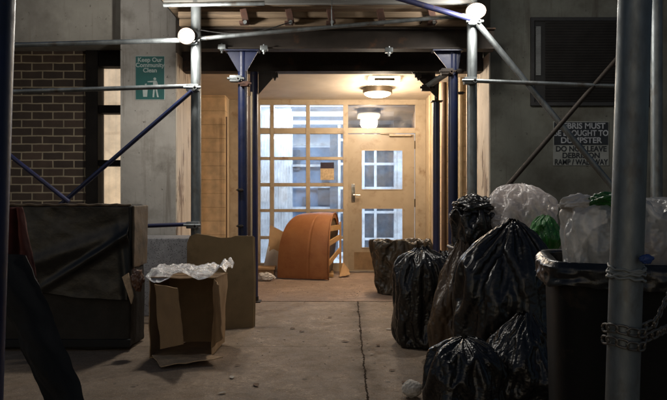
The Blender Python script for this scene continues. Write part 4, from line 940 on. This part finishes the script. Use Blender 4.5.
# chain wrapped round the near post
def chain_link(c, dirv, up, L_=.034, w_=.011, r=.0036):
    X = dirv.normalized(); Z = (up-up.dot(X)*X).normalized()
    b = MB(); pts = []
    for i in range(20):
        a = i*2*PI/20; cx_, cz_ = math.cos(a), math.sin(a)
        pts.append(c+X*(math.copysign(L_/2-w_, cx_)*(1 if abs(cx_) > .01 else 0)+w_*cx_)+Z*w_*cz_)
    b.path(pts, r, 7, True); return b
ct = thing('steel_chain', (xN, 1.76, ZZ(345, 1.76)), 'steel chain looped twice round the near galvanised post', 'chain')
def pole_x(z): return xN-.055*(1-z/1.72)
def run(pts):
    seg = []; tot = 0
    for i in range(len(pts)-1):
        seg.append((tot, pts[i], pts[i+1])); tot += (pts[i+1]-pts[i]).length
    n_ = int(tot/.0245); res = []
    for k in range(n_):
        t_ = k*tot/n_
        for s0, a, b_ in seg:
            if t_ <= s0+(b_-a).length+1e-9: res.append((a.lerp(b_, (t_-s0)/(b_-a).length), (b_-a))); break
    return res
loops = []
for zc, ph in ((ZZ(331, 1.72), .1), (ZZ(344, 1.72), .5)):
    rr = PR+.009
    loops.append([Vector((pole_x(zc)+rr*math.cos(a), 1.76+rr*math.sin(a), zc+.006*math.sin(a*2+ph))) for a in [PI+.2*0+i*PI/14 for i in range(15)]])
rgt = loops[0][-1]
loops.append([rgt, rgt+Vector((.045, .02, .012)), rgt+Vector((.10, .08, .05)), rgt+Vector((.17, .16, .10))])
loops.append([loops[1][-1], loops[1][-1]+Vector((.06, .03, .014)), loops[1][-1]+Vector((.12, .1, .01)), loops[1][-1]+Vector((.20, .17, .012))])
for L0 in loops:
    for k, (c, dv) in enumerate(run(L0)):
        nrm = Vector((c.x-pole_x(c.z), c.y-1.76, 0)); upv = Vector((0, 0, 1)) if k % 2 == 0 else nrm+Vector((0, 0, .3))
        part('link', chain_link(c, dv, upv), mat('chain_steel', (.22, .21, .19), .45, (.10, .08, .06), 40, metal=.7), ct, smooth=True)
tp = thing('wire_tie', (xN, 1.76, ZZ(264, 1.76)), 'grimy twisted plastic tie wound round the near galvanised post', 'tie')
b = MB()
for k in range(5):
    zc = ZZ(268, 1.72)-k*.009
    b.path([Vector((pole_x(zc)+(PR+.004+.003*math.sin(k*3+i))*math.cos(i*PI/12), 1.76+(PR+.004)*math.sin(i*PI/12), zc+.008*math.sin(i*PI/12+k)+.003*math.sin(i*2.1+k))) for i in range(24)], .0038, 6, True)
part('winding', b, M_siggrey, tp, smooth=True)
part('blue_end', crumple((pole_x(.9)+.028, 1.70, ZZ(259, 1.7)), .018, .010, .012, 47, .6, 16), mat('blue_tape', (.03, .07, .25), .5), tp, smooth=True)

# ------------------------------------------------------------------ small litter
single('crumpled_cup', crumple((XX(412, 3.46), 3.46, .047), .055, .05, .047, 51, .22, 36), M_cup, 'crumpled pale paper ball on the pavement beside the front bag', 'paper ball', smooth=True)
spots = [(318, 300), (293, 329), (305, 303), (372, 355), (378, 346), (330, 318), (222, 394), (256, 386), (302, 332), (232, 378), (392, 371), (404, 383), (327, 284), (238, 366), (345, 342), (389, 330), (352, 296), (214, 352)]
LEAF = ['pale scrap just in front of the entry floor edge, left of the crack', 'brown leaf on the open pavement right of the flattened carton', 'brown leaf near the entry floor edge, farthest left of the far leaves',
        'pale scrap right of the crack beside the foot of the upright bag', 'brown leaf right of the crack, just behind the pale scrap there', 'brown leaf left of the crack, nearest to the orange chair on the pavement',
        'pale scrap at the bottom of the photo, left of all other scraps', 'brown leaf at the bottom edge in front of the cardboard box', 'brown leaf midway between the flattened carton and the crack',
        'pale scrap just in front of the bright box flap', 'brown leaf between the crack and the front bag', 'brown leaf beside the crumpled paper ball',
        'pale scrap on the entry floor in front of the orange chair', 'brown leaf close to the right corner of the box flap', 'brown leaf touching the left side of the crack',
        'pale scrap beside the base of the upright bag', 'brown leaf lying by the crack at its far end', 'brown leaf lying against the bright box flap']
for i, (px, py) in enumerate(spots):
    d = 1.1*F/(py-200); x = XX(px, d); y = d; rr = .010+.014*random.random(); a = random.random()*6.3
    b = MB(); z0 = (.018 if y > 6.72 else .006)
    L_ = rr*1.5
    pts = [(-1, 0), (-.55, .42), (-.1, .5), (.4, .38), (1, 0), (.45, -.36), (0, -.5), (-.6, -.34)]
    V = [b.bm.verts.new((x+L_*(p*math.cos(a)-q*math.sin(a)), y+L_*(p*math.sin(a)+q*math.cos(a)), z0+.22*L_*abs(q)+.10*L_*random.random())) for p, q in pts]
    b.bm.faces.new(V); b.solid(.0008)
    pale = i % 3 == 0
    single('dead_leaf' if not pale else 'paper_scrap', b, M_leafp if pale else M_leaf, LEAF[i], 'scrap' if pale else 'leaf', 'paper scraps scattered over the pavement' if pale else 'dead leaves scattered over the pavement')

# loose grit and flakes: too small and many to count
b = MB(); rg = random.Random(3)
for i in range(900):
    y = 3.0+5.2*rg.random()**.8; x = rg.gauss(-.15, .75)
    if abs(x) > 2.2: continue
    if rg.random() < .22: x = .088+.0218*y+rg.gauss(0, .05)
    q = .0016+.0040*rg.random()**3; z = .005 if y > 6.72 else 0
    t = bmesh.new(); bmesh.ops.create_icosphere(t, subdivisions=1, radius=q)
    t.transform(Matrix.Translation((x, y, z+q*.3)) @ Matrix.Rotation(rg.random()*6, 4, 'Z') @ Matrix.Diagonal((1+rg.random()*1.4, 1, .45, 1))); b._add(t)
part('grit', b, mat('grit', (.42, .36, .29), .9, (.10, .08, .06), 1.7), kind='stuff', fix=False)
